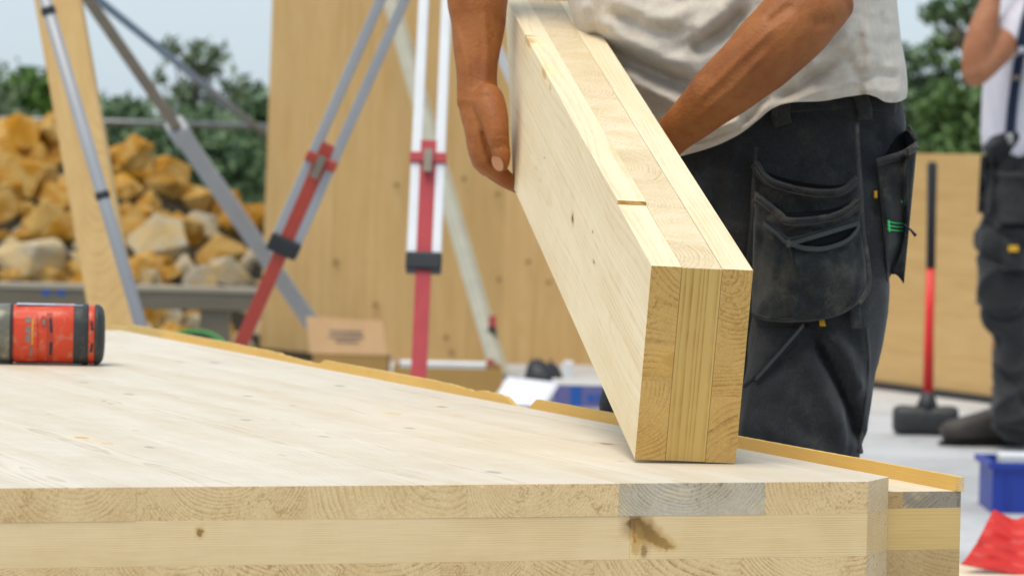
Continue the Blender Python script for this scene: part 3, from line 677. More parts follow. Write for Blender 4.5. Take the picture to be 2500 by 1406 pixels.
for px, py, rx, rz, c_, st in ((489, 1297, .0032, .0045, (.30, .15, .03), .9), *[(1551 + 84 * t_ ** 1.1, 1279 + 56 * t_, .0095 * (1 - t_ * .30), .0092 * (1 - t_ * .62), (.11 + .20 * t_, .055 + .12 * t_, .015 + .025 * t_), .95 - .35 * t_) for t_ in (0, .1, .2, .3, .4, .5, .6, .7, .8, .9, 1.)],
                               (1548, 1300, .0022, .010, (.13, .065, .02), .9), (1552, 1330, .005, .012, (.50, .30, .08), .55), (1572, 1345, .004, .007, (.24, .12, .03), .7), (1549, 1316, .0022, .004, (.45, .20, .04), .8), (1320, 1396, .004, .004, (.45, .25, .05), .5)):
    p_ = plf(px, py); fkn.append((p_[0], 0, p_[2], rx, .03, rz, c_, st))
M['lam_top'] = spruce('spruce_lamella', 1, knots=kn, knot_obj=panel, early=(.71, .645, .53), late=(.46, .35, .22), rstr=.75, rnd_tone=.03, up=True, rough=.5, spec=.5)
M['lam_mid'] = spruce('spruce_cross_lamella', 0, knots=fkn, knot_obj=panel, early=(.90, .68, .38), late=(.66, .43, .18), ring=.0030, rstr=.9, rnd_tone=.02, warp=.12, pithr=3.)
M['lam_right'] = spruce('spruce_cross_lamella_yellow', 0, early=(.74, .51, .20), late=(.55, .34, .10), ring=.0030, rstr=.6, rnd_tone=.03, warp=.3, pithr=3.)
M['lam_end_y'] = spruce('spruce_end_yellow', 1, end_e=(.60, .42, .20), end_l=(.38, .20, .05), rnd_tone=.05)
M['lam_grey'] = spruce('spruce_blue_stained', 1, knots=kn, knot_obj=panel, early=(.69, .63, .52), late=(.55, .42, .26), end_e=(.66, .58, .45), end_l=(.15, .125, .09), rstr=.7, rnd_tone=.02, up=True, stain=(.78, .64, .42))
M['lam_grey_d'] = spruce('spruce_dark_stained', 1, end_e=(.36, .31, .24), end_l=(.10, .085, .07), rnd_tone=.02, stain=(.62, .48, .28))
bx = [pl(x_, 1185)[0] for x_ in (322, 748, 1150, 1535, 1907)]
w_ = bx[1] - bx[0]
ub = [bx[0] - w_ * k for k in (6, 5, 4, 3, 2, 1)] + bx
gap = .00005
def prism(name, poly, z0, z1, mat, bw=.00015):
    """polygon in panel u, v -> board with its own origin at its middle"""
    poly = np.array(poly); c = np.array([poly[:, 0].mean(), poly[:, 1].mean()]); n = len(poly); zc = (z0 + z1) / 2
    V = [(u - c[0], v - c[1], z0 - zc) for u, v in poly] + [(u - c[0], v - c[1], z1 - zc) for u, v in poly]
    Fc = [tuple(range(n))[::-1], tuple(range(n, 2 * n))] + [(i, (i + 1) % n, (i + 1) % n + n, i + n) for i in range(n)]
    o = mesh(name, V, Fc, mat, panel, local=(c[0], c[1], zc))
    if bw: bevel(o, bw, 1)
    return o
rg = random.Random(5)
for i in range(len(ub)):
    u0 = ub[i]; u1 = ub[i + 1] if i + 1 < len(ub) else None; z1 = rg.uniform(-.00015, .0001)
    if u1 is None: poly = [(u0 + gap, 0), (-gap, 0), (uC - gap, vC), (uC - gap, VL), (u0 + gap, VL)]
    else: poly = [(u0 + gap, rg.uniform(-.0004, .0004)), (u1 - gap, rg.uniform(-.0004, .0004)), (u1 - gap, VL), (u0 + gap, VL)]
    prism('lamella', poly, -.03, z1, M['lam_grey'] if i == 9 else M['lam_top'])
# rebated ledge along the back edge: yellow block, grey block
uL = plf(2205, 1220)[0] + .012
uL = uC + (uE - uC) * .2
prism('lamella', [(uC + gap, vC), (uL - gap, vC), (uL - gap, VL), (uC + gap, VL)], -.03, -.014, M['lam_end_y'])
prism('lamella', [(uL + gap, vC + .0004), (uE, vC + .0004), (uE, VL), (uL + gap, VL)], -.03, -.014, M['lam_grey_d'])
# cross layer
uJ = plf(1538, 1320)[0]
prism('lamella', [(ub[0], .0002), (uJ - gap, .0002), (uJ - gap, .145), (ub[0], .145)], -.07 + gap, -.03 - gap, M['lam_mid'])
prism('lamella', [(uJ + gap, 0), (-gap, 0), (uC - gap, vC), (uC - gap, .145), (uJ + gap, .145)], -.07 + gap, -.03 - gap, M['lam_mid'])
prism('lamella', [(uC + gap, vC), (uE, vC), (uE, .145), (uC + gap, .145)], -.07 + gap, -.03 - gap, M['lam_right'])
v = .145
while v < VL - .01:
    v2 = min(VL, v + .145); prism('lamella', [(ub[0], v + gap), (uE, v + gap), (uE, v2 - gap), (ub[0], v2 - gap)], -.07 + gap, -.03 - gap, M['lam_mid'], 0); v = v2
# bottom layer
bb = [pl(x_, 1185)[0] for x_ in (285, 482, 682, 1088, 1289, 1476, 1850)]
bb = [bb[0] - .145 * k for k in range(6, 0, -1)] + bb
bb[0] = ub[0]
for i in range(len(bb)):
    u0 = bb[i]
    if i + 1 < len(bb): poly = [(u0 + gap, rg.uniform(-.0004, .0004)), (bb[i + 1] - gap, rg.uniform(-.0004, .0004)), (bb[i + 1] - gap, VL), (u0 + gap, VL)]
    else: poly = [(u0 + gap, 0), (-gap, 0), (uC - gap, vC), (uC - gap, VL), (u0 + gap, VL)]
    prism('lamella', poly, -.10, -.07 - gap, M['lam_top'])
prism('lamella', [(uC + gap, vC), (uE, vC), (uE, VL), (uC + gap, VL)], -.10, -.07 - gap, M['lam_end_y'])
m_ = MB(); rs_ = random.Random(21)
for k in range(46):
    u_ = pl(rs_.choice((rs_.uniform(60, 330), rs_.uniform(350, 2100), rs_.uniform(1180, 1360))), 1185)[0]; L_s = rs_.uniform(.0015, .0055); a_ = rs_.uniform(-.9, .9)
    b_ = np.array([u_, -.0002, -rs_.uniform(.0002, .0015)]); d_ = np.array([math.sin(a_) * .8, -.35, -math.cos(a_) * .8]) * L_s; w_s = rs_.uniform(.0003, .0008)
    m_.add(np.array([b_ + [-w_s, 0, 0], b_ + [w_s, 0, 0], b_ + [0, 0, -w_s], b_ + d_]), [(0, 2, 1), (0, 1, 3), (1, 2, 3), (2, 0, 3)])
sp_ = m_.build('splinters', M['lam_mid'], panel, local=(0, 0, 0)); sp_['kind'] = 'stuff'
# yellow strip standing on the outer edge of the rebate, its top edge broken in places
M['strip'] = spruce('spruce_strip', 1, early=(.76, .50, .14), late=(.56, .32, .07), ring=.0028, rstr=.7, rnd_tone=.02, warp=.2, pithr=3.)
def pl_strip(px, py):   # v along the strip from a pixel on its top edge
    return pl(px, py)[1]
vs = [(2355, 1160, 0), (2000, 1100, 0), (1800, 1064, 0), (1505, 1032, .0), (1320, 983, 0), (1302, 985, -.0128), (1265, 982, -.0132), (1245, 965, -.004), (1215, 958, -.002), (1188, 953, -.0012), (1165, 953, -.0042), (1140, 945, -.003), (1120, 937, -.0015), (1060, 925, 0), (800, 884, 0), (787, 886, -.0075), (740, 876, -.0055), (700, 872, -.004), (690, 868, -.002), (620, 855, -.0008), (560, 842, 0), (330, 800, 0), (320, 800, -.006), (275, 800, -.0075)]
prof_v = []
vq = np.linspace(-.2, VL + .4, 4000); pxq = proj(Bp + np.outer(np.full(4000, uE), e1) + np.outer(vq, e2))[0]
for px, py, dz in vs: prof_v.append((float(np.interp(-px, -pxq, vq)), dz))
prof_v.sort()
pv = np.array(prof_v); fine = np.unique(np.concatenate([pv[:, 0], np.linspace(vC - .006, VL, 260)])); fine = fine[(fine >= vC - .006)]
rs = np.random.RandomState(4)
zt = np.interp(fine, pv[:, 0], pv[:, 1]); rag = (zt < -.0003); zt = zt + np.where(rag, rs.uniform(-.0005, .0005, len(fine)), rs.uniform(-.00015, .0001, len(fine)))
n = len(fine); uo0, uo1 = uE - .006, uE
c0 = np.array([(uo0 + uo1) / 2, fine.mean(), -.007])
V = []
for u_ in (uo0, uo1):
    for vv, zz in zip(fine, zt): V.append((u_ - c0[0], vv - c0[1], -.0138 - c0[2]))
    for vv, zz in zip(fine, zt): V.append((u_ - c0[0], vv - c0[1], zz - c0[2]))
Fc = []
for i in range(n - 1):
    Fc += [(i, i + 1, n + i + 1, n + i), (2 * n + i + 1, 2 * n + i, 3 * n + i, 3 * n + i + 1), (n + i, n + i + 1, 3 * n + i + 1, 3 * n + i), (i + 1, i, 2 * n + i, 2 * n + i + 1)]
Fc += [(0, n, 3 * n, 2 * n), (n - 1, 3 * n - 1, 4 * n - 1, 2 * n - 1)]
st = mesh('edge_strip', V, Fc, M['strip'], panel, local=tuple(c0)); st['label'] = 'narrow yellow strip with a broken ragged top edge'

# ------------------------------------------------------------------ the block beam held by the worker
BR = Matrix.Identity(3)
def rodr(w):
    th = np.linalg.norm(w); k = w / th; K = np.array([[0, -k[2], k[1]], [k[2], 0, -k[0]], [-k[1], k[0], 0]]); return np.eye(3) + math.sin(th) * K + (1 - math.cos(th)) * K @ K
def fit_beam():
    ends = [((0, 0), (1592, 652)), ((1, 0), (1838, 657)), ((0, 1), (1550, 1122)), ((1, 1), (1795, 1130))]; lines = [((0, 0), (1242, 0)), ((1, 0), (1490, 125)), ((0, 1), (1250, 455))]
    def res(p):
        o = p[:3]; R = rodr(p[3:6]); Wd, H = p[6:8]; out = []
        pt = lambda i, s_, j: o + R[:, 0] * Wd * i + R[:, 1] * s_ - R[:, 2] * H * j
        for (i, j), q in ends: a = proj(pt(i, 0, j)); out += [a[0] - q[0], a[1] - q[1]]
        for n_, ((i, j), q) in enumerate(lines): a = proj(pt(i, p[8 + n_], j)); out += [a[0] - q[0], a[1] - q[1]]
        out.append((min(pt(0, 0, 1)[2], pt(1, 0, 1)[2]) - ZT - .001) * 9000); out.append((Wd - .1) * 20000); return np.array(out)
    p = np.array([*P(1592, 652, 3.78), .21, 0.01, .1, .1, .19, 1.4, 1.1, 1.2]); lam = 1e-2
    for _ in range(150):
        r_ = res(p); J = np.array([(res(p + 1e-6 * np.eye(11)[i]) - r_) / 1e-6 for i in range(11)]).T
        d = np.linalg.solve(J.T @ J + lam * np.diag(np.diag(J.T @ J) + 1e-9), -J.T @ r_)
        if (res(p + d) ** 2).sum() < (r_ ** 2).sum(): p = p + d; lam *= .5
        else: lam *= 3
    return p
bp = fit_beam(); bR = rodr(bp[3:6]); bO = bp[:3]; bH = bp[7]; sTop, sBot = bp[8] + .02, bp[10] - .005
BM = Matrix([[*bR[0], bO[0]], [*bR[1], bO[1]], [*bR[2], bO[2]], [0, 0, 0, 1]])
beam = thing('timber_beam', 'short cross laminated timber beam held tilted by the worker, its end resting on the panel', 'beam', tuple(bO), mat4=BM)
def beam_pt(px, py, face):
    d = bR.T @ ray(px, py); o = bR.T @ (CAM - bO); ax = {'left': 0, 'top': 2, 'end': 1}[face]; k = -o[ax] / d[ax]; return o + d * k
bk = []
for px, py, fc, r1, r2, c_, st in ((1398, 535, 'left', .012, .0055, (.22, .11, .03), .95), (1398, 528, 'left', .004, .003, (.05, .03, .015), .9), (1447, 565, 'left', .006, .002, (.2, .15, .1), .7), (1450, 640, 'left', .010, .0016, (.15, .12, .08), .8), (1330, 385, 'left', .010, .0015, (.3, .25, .2), .6), (1290, 105, 'left', .028, .006, (.55, .34, .10), .75),
                                   (1328, 180, 'left', .03, .006, (.55, .34, .10), .75), (1343, 215, 'left', .012, .004, (.5, .3, .1), .6), (1285, 88, 'top', .003, .010, (.12, .06, .02), .9), (1385, 112, 'top', .0022, .012, (.07, .05, .04), .9), (1430, 130, 'top', .02, .004, (.5, .32, .12), .35), (1660, 880, 'end', .02, .01, (.45, .26, .05), .5)):
    q = beam_pt(px, py, fc)
    if fc == 'left': bk.append((q[0], q[1], q[2], .012, r1, r2, c_, st))
    elif fc == 'top': bk.append((q[0], q[1], q[2], r2, r1, .012, c_, st))
    else: bk.append((q[0], q[1], q[2], r1, .02, r2, c_, st))
M['beam_out'] = spruce('beam_spruce', 1, knots=bk, knot_obj=beam, early=(.86, .74, .51), late=(.66, .47, .22), end_e=(.68, .44, .145), end_l=(.33, .165, .025), ring=.0055, rstr=.6, rnd_tone=.03, warp=1.4)
M['beam_mid'] = spruce('beam_cross_spruce', 2, early=(.68, .47, .16), late=(.42, .23, .04), end_e=(.86, .74, .52), end_l=(.60, .44, .22), ring=.0050, rstr=1., rnd_tone=.08, warp=.25, pithr=1.2, swap=True)
def cut(z): return sBot + (sTop - sBot) * (1 + z / bH)      # far end is sawn at a slant
def side_prism(name, x0, x1, poly, mat, bw=.00018):
    """polygon in (length, height) extruded across x0..x1"""
    poly = np.array(poly); c = poly.mean(0); n = len(poly); xc = (x0 + x1) / 2
    V = [(x0 - xc, s_ - c[0], z - c[1]) for s_, z in poly] + [(x1 - xc, s_ - c[0], z - c[1]) for s_, z in poly]
    Fc = [tuple(range(n)), tuple(range(n, 2 * n))[::-1]] + [((i + 1) % n, i, i + n, (i + 1) % n + n) for i in range(n)]
    o = mesh(name, V, Fc, mat, beam, local=(xc, c[0], c[1]))
    if bw: bevel(o, bw, 1)
    return o
tL_, tM_ = .030, .040
zs = -.115
# notch in the upper left lamella
sN = beam_pt(1540, 500, 'top')[1]
side_prism('lamella', 0, tL_ - .0002, [(0, zs + .00005), (cut(zs), zs + .00005), (cut(0), 0), (sN + .3, .0006), (sN + .003, .0034), (sN + .002, -.002), (sN, -.0004), (0, 0)], M['beam_out'])
side_prism('lamella', 0, tL_ - .0002, [(0, -bH), (cut(-bH), -bH), (cut(zs), zs - .00005), (0, zs - .00005)], M['beam_out'], .0001)
zr = -.128
side_prism('lamella', tL_ + tM_ + .0002, .1, [(0, zr + .00005), (cut(zr), zr + .00005), (cut(0), 0), (0, 0)], M['beam_out'])
side_prism('lamella', tL_ + tM_ + .0002, .1, [(0, -bH), (cut(-bH), -bH), (cut(zr), zr - .00005), (0, zr - .00005)], M['beam_out'], .0001)
s_ = 0.; k = 0
ws = [.105, .14, .125, .145, .12, .14, .13, .14, .13, .14, .14]
while s_ < sTop - .01:
    s2 = min(s_ + ws[k % 11], sTop + .001); k += 1
    if s2 <= sBot: poly = [(s_ + .0002, -bH), (s2 - .0002, -bH), (s2 - .0002, -.0002), (s_ + .0002, -.0002)]
    else:
        zb = lambda q: -bH + max(0, (q - sBot)) / (sTop - sBot) * bH
        poly = [(s_ + .0002, zb(s_)), (s2 - .0002, min(-.0006, zb(s2))), (s2 - .0002, -.0002), (s_ + .0002, -.0002)]
        if s_ < sBot: poly.insert(1, (sBot, -bH))
    side_prism('lamella', tL_ + .0001, tL_ + tM_ - .0001, poly, M['beam_mid'], .0004 if s_ > 0 else .0006); s_ = s2

# ------------------------------------------------------------------ red cordless tool at the left
dz = G(120, 893, ZT); Zd = proj(dz)[2]; uD = Zd / F
t = thing('power_tool', 'worn red and black cordless power tool lying on the panel', 'power tool', tuple(dz))
M['tool_red'] = plain('tool_red', (.60, .050, .012), .42, .45, .10, 25., .1, 300., dirt=(.48, .24, .16), dscale=70., dstr=.6)
M['tool_grey'] = plain('tool_metal', (.16, .155, .12), .45, .5, .25, 60., .25, 200., dirt=(.40, .38, .30), dscale=45., Metallic=.5)
M['rubber'] = plain('rubber', (.030, .036, .036), .55, .4, .15, 60., dirt=(.10, .10, .09), dscale=80., dstr=.4)
hD = 74. * uD                                  # half height
xa = np.array([math.cos(.10), math.sin(.10), 0])     # axis, turned slightly away
ya = np.array([-xa[1], xa[0], 0]); cz = dz + [0, hD * 1.0, hD + .0006]
def tx(px): return (px - 120) * uD
def ring_sec(x, hh, hw, sup=2.7, n=28, dzz=0.):
    ph = np.arange(n) * 2 * np.pi / n; c_ = np.sign(np.cos(ph)) * np.abs(np.cos(ph)) ** (2 / sup); s__ = np.sign(np.sin(ph)) * np.abs(np.sin(ph)) ** (2 / sup)
    return cz + np.outer(np.full(n, x), xa) + np.outer(c_ * hw, ya) + np.outer(s__ * hh + dzz, [0, 0, 1])
def tool_loft(name, secs, mat, parent=None, sup=2.7):
    n = 28; V = np.vstack([ring_sec(tx(a), b * uD, c_ * uD, sup) for a, b, c_ in secs]); m = len(secs)
    Fc = [(i * n + j, i * n + (j + 1) % n, (i + 1) * n + (j + 1) % n, (i + 1) * n + j) for i in range(m - 1) for j in range(n)] + [tuple(range(n))[::-1], tuple((m - 1) * n + j for j in range(n))]
    return mesh(name, V, [f[::-1] for f in Fc], mat, parent or t, smooth=True)
body = tool_loft('housing', [(18, 70, 70), (22, 71, 71), (118, 73, 73), (121, 73.5, 73.5), (166, 74, 74), (172, 72, 72), (208, 70, 70)], M['tool_red'])
for nm, secs, mt in (('gear_case', [(-420, 40, 40), (-400, 52, 52), (-180, 60, 60), (-60, 70, 70), (-8, 73, 73), (14, 73.5, 73.5), (19, 72, 72)], 'tool_grey'), ('seal_ring', [(16, 74.5, 74.5), (22, 74.8, 74.8)], 'black'),
                     ('rubber_band', [(170, 73, 73), (173, 75, 75), (203, 75.5, 75.5), (206, 73, 73)], 'rubber'), ('end_cap', [(221, 72, 72), (223, 75, 75), (230, 74, 74), (238, 69, 69), (243, 60, 60), (246, 44, 44), (247, 20, 20)], 'rubber'), ('vent_ring', [(204, 71, 71), (208, 72.5, 72.5), (219, 72.5, 72.5), (223, 71, 71)], 'tool_red')):
    o = tool_loft(nm, secs, M[mt]); o.data.polygons.foreach_set('use_smooth', [True] * len(o.data.polygons)); 
def surf(px, py, lift=0., hw=73.):
    """point on the near side of the tool's skin"""
    z = (893 - 74 - py) * uD; hh = hw * uD; s_ = np.clip(abs(z) / hh, 0, .999); c_ = (1 - s_ ** 2.7) ** (1 / 2.7)
    return cz + xa * tx(px) - ya * (c_ * hh + lift * uD) + np.array([0, 0, z])
def skin(name, poly4, mat, lift=1.2, th=1.5, parent=None, nx=3, ny=8, hw=73.5):
    (x0, y0), (x1, y1), (x2, y2), (x3, y3) = poly4; V = []
    for L in (lift, lift - th):
        for j in range(ny + 1):
            v = j / ny
            for i in range(nx + 1):
                u = i / nx; V.append(surf((x0 * (1 - u) + x1 * u) * (1 - v) + (x3 * (1 - u) + x2 * u) * v, (y0 * (1 - u) + y1 * u) * (1 - v) + (y3 * (1 - u) + y2 * u) * v, L, hw))
    q = (nx + 1) * (ny + 1); I = lambda i, j: j * (nx + 1) + i; Fc = []
    for j in range(ny):
        for i in range(nx): Fc += [(I(i, j + 1), I(i + 1, j + 1), I(i + 1, j), I(i, j)), (q + I(i, j), q + I(i + 1, j), q + I(i + 1, j + 1), q + I(i, j + 1))]
    for j in range(ny): Fc += [(I(0, j), I(0, j) + q, I(0, j + 1) + q, I(0, j + 1)), (I(nx, j + 1), I(nx, j + 1) + q, I(nx, j) + q, I(nx, j))]
    for i in range(nx): Fc += [(I(i + 1, 0), I(i + 1, 0) + q, I(i, 0) + q, I(i, 0)), (I(i, ny), I(i, ny) + q, I(i + 1, ny) + q, I(i + 1, ny))]
    return mesh(name, V, Fc, mat, parent or body)
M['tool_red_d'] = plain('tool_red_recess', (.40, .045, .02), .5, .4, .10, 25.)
skin('side_plate', [(27, 764), (80, 764), (84, 884), (27, 886)], M['tool_red'], 2.6, 3.)
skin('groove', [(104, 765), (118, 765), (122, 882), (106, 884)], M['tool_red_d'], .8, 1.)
skin('vent_slot', [(111, 776), (116, 776), (120, 812), (113, 812)], M['black'], 1.4, 1.); skin('vent_slot', [(113, 836), (120, 836), (118, 868), (112, 868)], M['black'], 1.4, 1.)
skin('vent_slot', [(210, 783), (216, 783), (219, 806), (213, 806)], M['black'], .8, 1., hw=72.5); skin('vent_slot', [(213, 838), (219, 838), (216, 860), (210, 860)], M['black'], .8, 1., hw=72.5)
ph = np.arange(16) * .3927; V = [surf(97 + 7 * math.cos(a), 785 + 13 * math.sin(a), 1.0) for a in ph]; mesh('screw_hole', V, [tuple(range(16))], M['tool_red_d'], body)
V = [surf(98 + 4 * math.cos(a), 788 + 8 * math.sin(a), 1.3) for a in ph]; mesh('screw', V, [tuple(range(16))], M['brown_metal'], body)
M['print_g'] = plain('worn_grey_print', (.22, .17, .15), .6, .3, .4, 200.); M['print_y'] = plain('yellow_print', (.70, .42, .02), .6, .3)
skin('print_mark', [(53, 776), (66, 776), (66, 790), (53, 790)], M['print_g'], 3.1, .4); skin('print_mark', [(54, 798), (66, 798), (66, 816), (54, 816)], M['print_g'], 3.1, .4); skin('print_mark', [(54, 820), (66, 820), (66, 837), (54, 837)], M['print_g'], 3.1, .4)
skin('print_line', [(69.5, 780), (72, 780), (72, 843), (69.5, 843)], M['print_y'], 3.1, .4, nx=1); skin('print_mark', [(65, 846), (71, 846), (71, 872), (65, 872)], M['print_g'], 3.1, .4, nx=1)
# white label along the top, bluish glare put into its colour; clear strip below
for nm, zz, mt in (('label', 1., 'white_lab_glare'), ('belly_strip', -1., 'clear_strip')):
    if mt not in M: M[mt] = plain(mt, (.62, .66, .82) if mt == 'white_lab_glare' else (.60, .60, .56), .2 if mt == 'white_lab_glare' else .3, .6, .1, 40., dirt=(.30, .33, .48), dscale=60., dstr=.6)
    V = []
    for L in (0., 1.8):
        for (a, b) in ((30, -34), (192, -34), (192, 34), (30, 34)): V.append(cz + xa * tx(a) + ya * b * uD + np.array([0, 0, zz * (hD * .965 + L * uD)]))
    o = mesh(nm, V, BOXF, M[mt], body)

# ------------------------------------------------------------------ people
def skin_mat(name, base, dark):
    s = NT(name); co = s.n('ShaderNodeTexCoord').outputs['Object']
    n = s.noise(co, 14., 4., .6); n2 = s.noise(co, 70., 4., .7); n3 = s.noise(co, 420., 2.)
    c = s.mix(s.mr(n, .35, .7), base, dark); c = s.mix(s.math('MULTIPLY', s.mr(n2, .48, .70), .6), c, (base[0] * .8, base[1] * .55, base[2] * .45))
    v = s.n('ShaderNodeTexVoronoi'); s.put(v.inputs['Vector'], co); v.inputs['Scale'].default_value = 260
    h = s.math('ADD', s.math('MULTIPLY', n3, .4), v.outputs['Distance'])
    return s.fin(c, .56, .28, h, .5, .0008, Subsurface_Weight=.08, Subsurface_Radius=(.01, .004, .002), Subsurface_Scale=.5)
M['skin'] = skin_mat('tanned_skin', (.33, .118, .031), (.235, .075, .019))
M['skin2'] = skin_mat('skin_paler', (.40, .18, .09), (.33, .13, .06))
M['nail'] = plain('fingernail', (.47, .225, .12), .3, .5, .05)
def cloth(name, col, dirtc, rough=.85, weave=900., dscale=9., dstr=.6, d2=None, lo=.5, hi=.72, grit=.25):
    s = NT(name); co = s.n('ShaderNodeTexCoord').outputs['Object']
    n = s.noise(co, dscale, 5., .65, .4); n2 = s.noise(co, 60., 4., .7)
    c = s.mix(s.math('MULTIPLY', s.mr(n, lo, hi), dstr), col, dirtc)
    if d2: c = s.mix(s.math('MULTIPLY', s.mr(s.noise(s.vm('ADD', co, (7., 3., 1.)), dscale * 2.2, 5., .7), .55, .7), .7), c, d2)
    c = s.mix(1., c, s.ramp(n2, [(.3, 1 - .1 - grit * .35), (.7, 1 + .06 + grit * .4)]), 'MULTIPLY'); c = s.mix(1., c, s.ramp(s.noise(co, 420., 2.), [(.3, 1 - grit), (.7, 1 + grit)]), 'MULTIPLY')
    x = s.sep(co); wv = s.math('MULTIPLY', s.math('SINE', s.math('MULTIPLY', s.math('ADD', x[0], x[2]), weave * 3)), .3)
    h = s.math('ADD', s.math('ADD', s.noise(co, weave, 2.), wv), s.math('MULTIPLY', n2, 2.5))
    return s.fin(c, rough, .25, h, .4, .0008, Sheen_Weight=.15)
M['shirt'] = cloth('shirt_cotton', (.60, .54, .46), (.52, .45, .36), grit=.03, dscale=5., dstr=.4, d2=(.54, .42, .28), lo=.5)
M['trouser'] = cloth('work_trouser', (.023, .025, .028), (.070, .067, .061), dscale=13., dstr=.55, lo=.46, hi=.78, d2=(.050, .048, .047))
M['holster'] = cloth('holster_cordura', (.017, .022, .024), (.066, .062, .053), dscale=20., dstr=.8, lo=.42, hi=.72, d2=(.065, .056, .044))
M['hem'] = cloth('pocket_hem', (.038, .038, .037), (.105, .096, .080), dscale=28., dstr=.9)
M['zip'] = plain('zip_teeth', (.040, .048, .048), .4, .5, .2)
M['zip_tape'] = plain('zip_tape', (.016, .020, .021), .7, .3, .2)
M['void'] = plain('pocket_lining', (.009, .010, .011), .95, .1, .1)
M['green_st'] = plain('green_stitching', (.05, .55, .16), .6, .3); M['orange_tag'] = plain('yellow_tag', (.72, .40, .02), .6, .3)
M['boot'] = plain('boot_leather', (.050, .043, .037), .6, .4, .3, 30., .3, 150.); M['navy'] = plain('navy_webbing', (.012, .02, .05), .7, .3)
M['sole'] = plain('boot_sole', (.012, .012, .012), .8, .2)
M['lace'] = plain('boot_lace', (.22, .19, .15), .8, .2)
M['hair'] = plain('brown_hair', (.06, .035, .02), .6, .4, .3, 90.)

def head_parts(mb, c, sz, face):
    """simple but true head: cranium, jaw, nose, ears; face = unit vector the nose points to"""
    face = np.asarray(face, float); face /= np.linalg.norm(face); side = np.cross(face, [0, 0, 1.]); side /= np.linalg.norm(side); up = np.cross(side, face)
    def ell(o, r, n=14):
        V = []; Fc = []
        for i in range(n + 1):
            th = math.pi * i / n
            for j in range(n): a = 2 * math.pi * j / n; V.append(o + side * r[0] * math.sin(th) * math.cos(a) + face * r[1] * math.sin(th) * math.sin(a) + up * r[2] * math.cos(th))
        for i in range(n):
            for j in range(n): Fc.append((i * n + j, (i + 1) * n + j, (i + 1) * n + (j + 1) % n, i * n + (j + 1) % n))
        mb.add(V, Fc)
    ell(c + up * .03 * sz - face * .012, (.075 * sz, .095 * sz, .095 * sz)); ell(c - up * .045 * sz + face * .025, (.058 * sz, .066 * sz, .075 * sz))
    ell(c - up * .008 * sz + face * .105 * sz, (.013 * sz, .02 * sz, .024 * sz)); ell(c - up * .045 * sz + face * .088 * sz, (.024 * sz, .012 * sz, .008 * sz))
    for sg in (-1, 1): ell(c + side * sg * .078 * sz, (.009 * sz, .02 * sz, .032 * sz)); ell(c + up * .018 * sz + side * sg * .03 * sz + face * .083 * sz, (.012 * sz, .008 * sz, .008 * sz))
    return ell
def finger(mb, pts, rad, n=10):
    mb.add(*tube(smoothpts(pts, 14), smoothpts([[r] for r in rad], 14)[:, 0], n)); 
    for e, r in ((pts[0], rad[0]), (pts[-1], rad[-1])): ball(mb, np.asarray(e), r)
def ball(mb, c, r, n=8):
    V = []; Fc = []; r = np.broadcast_to(np.asarray(r, float), (3,))
    for i in range(n + 1):
        th = math.pi * i / n
        for j in range(n): a = 2 * math.pi * j / n; V.append(c + r * np.array([math.sin(th) * math.cos(a), math.sin(th) * math.sin(a), math.cos(th)]))
    for i in range(n):
        for j in range(n): Fc.append((i * n + j, (i + 1) * n + j, (i + 1) * n + (j + 1) % n, i * n + (j + 1) % n))
    mb.add(V, Fc)

# ---- main worker
hipc = P(1910, 400, 4.92)
man = thing('person', 'worker in dirty white shirt and dark pocketed trousers lifting the timber beam', 'person', (hipc[0], hipc[1], 0))
mb = MB()
mb.add(*limb([(1250, -560, 5.02, 95, .9), (1205, -400, 5.02, 90, .95), (1172, -250, 5.03, 84, .95), (1169, -120, 5.02, 82, .9), (1166, 0, 5.0, 75, .9), (1167, 50, 4.995, 69, .88), (1165, 110, 4.985, 60, .85), (1163, 166, 4.975, 52, .85), (1164, 207, 4.968, 50, .82), (1168, 250, 4.96, 53, .8)], 20))
# right hand: back to the left, thumb pressed on the beam's near face, fingers hooked under it
mb.add(*limb([(1167, 225, 4.965, 49, .75), (1178, 270, 4.962, 56, .85), (1184, 320, 4.958, 51, 1.25), (1189, 365, 4.958, 47, 1.5), (1193, 402, 4.958, 39, 1.75)], 18))
ts = [P(1192, 246, 4.940), P(1207, 290, 4.918), P(1216, 340, 4.906), P(1221, 362, 4.905), P(1225, 385, 4.903), P(1226, 402, 4.903)]
finger(mb, ts, [.0215, .0180, .0140, .0122, .0118, .0095], 14)
for k, (dzv, lift) in enumerate(((-.016, 0), (.004, 6), (.025, 8), (.045, 2))):
    Z = 4.955 + dzv
    finger(mb, [P(1188, 362 + lift, Z), P(1190, 388 + lift, Z), P(1214, 417 + lift, Z + .004), P(1250, 446 + lift * .5, Z + .008), P(1298, 468, Z + .012), P(1336, 470, Z + .014)], [.0150, .0145, .0120, .0098, .0088, .0070])
mb.add(*limb([(1176, 305, 4.956, 40, 1.), (1180, 345, 4.954, 37, 1.), (1186, 385, 4.952, 33, 1.), (1194, 408, 4.952, 26, 1.)], 14))
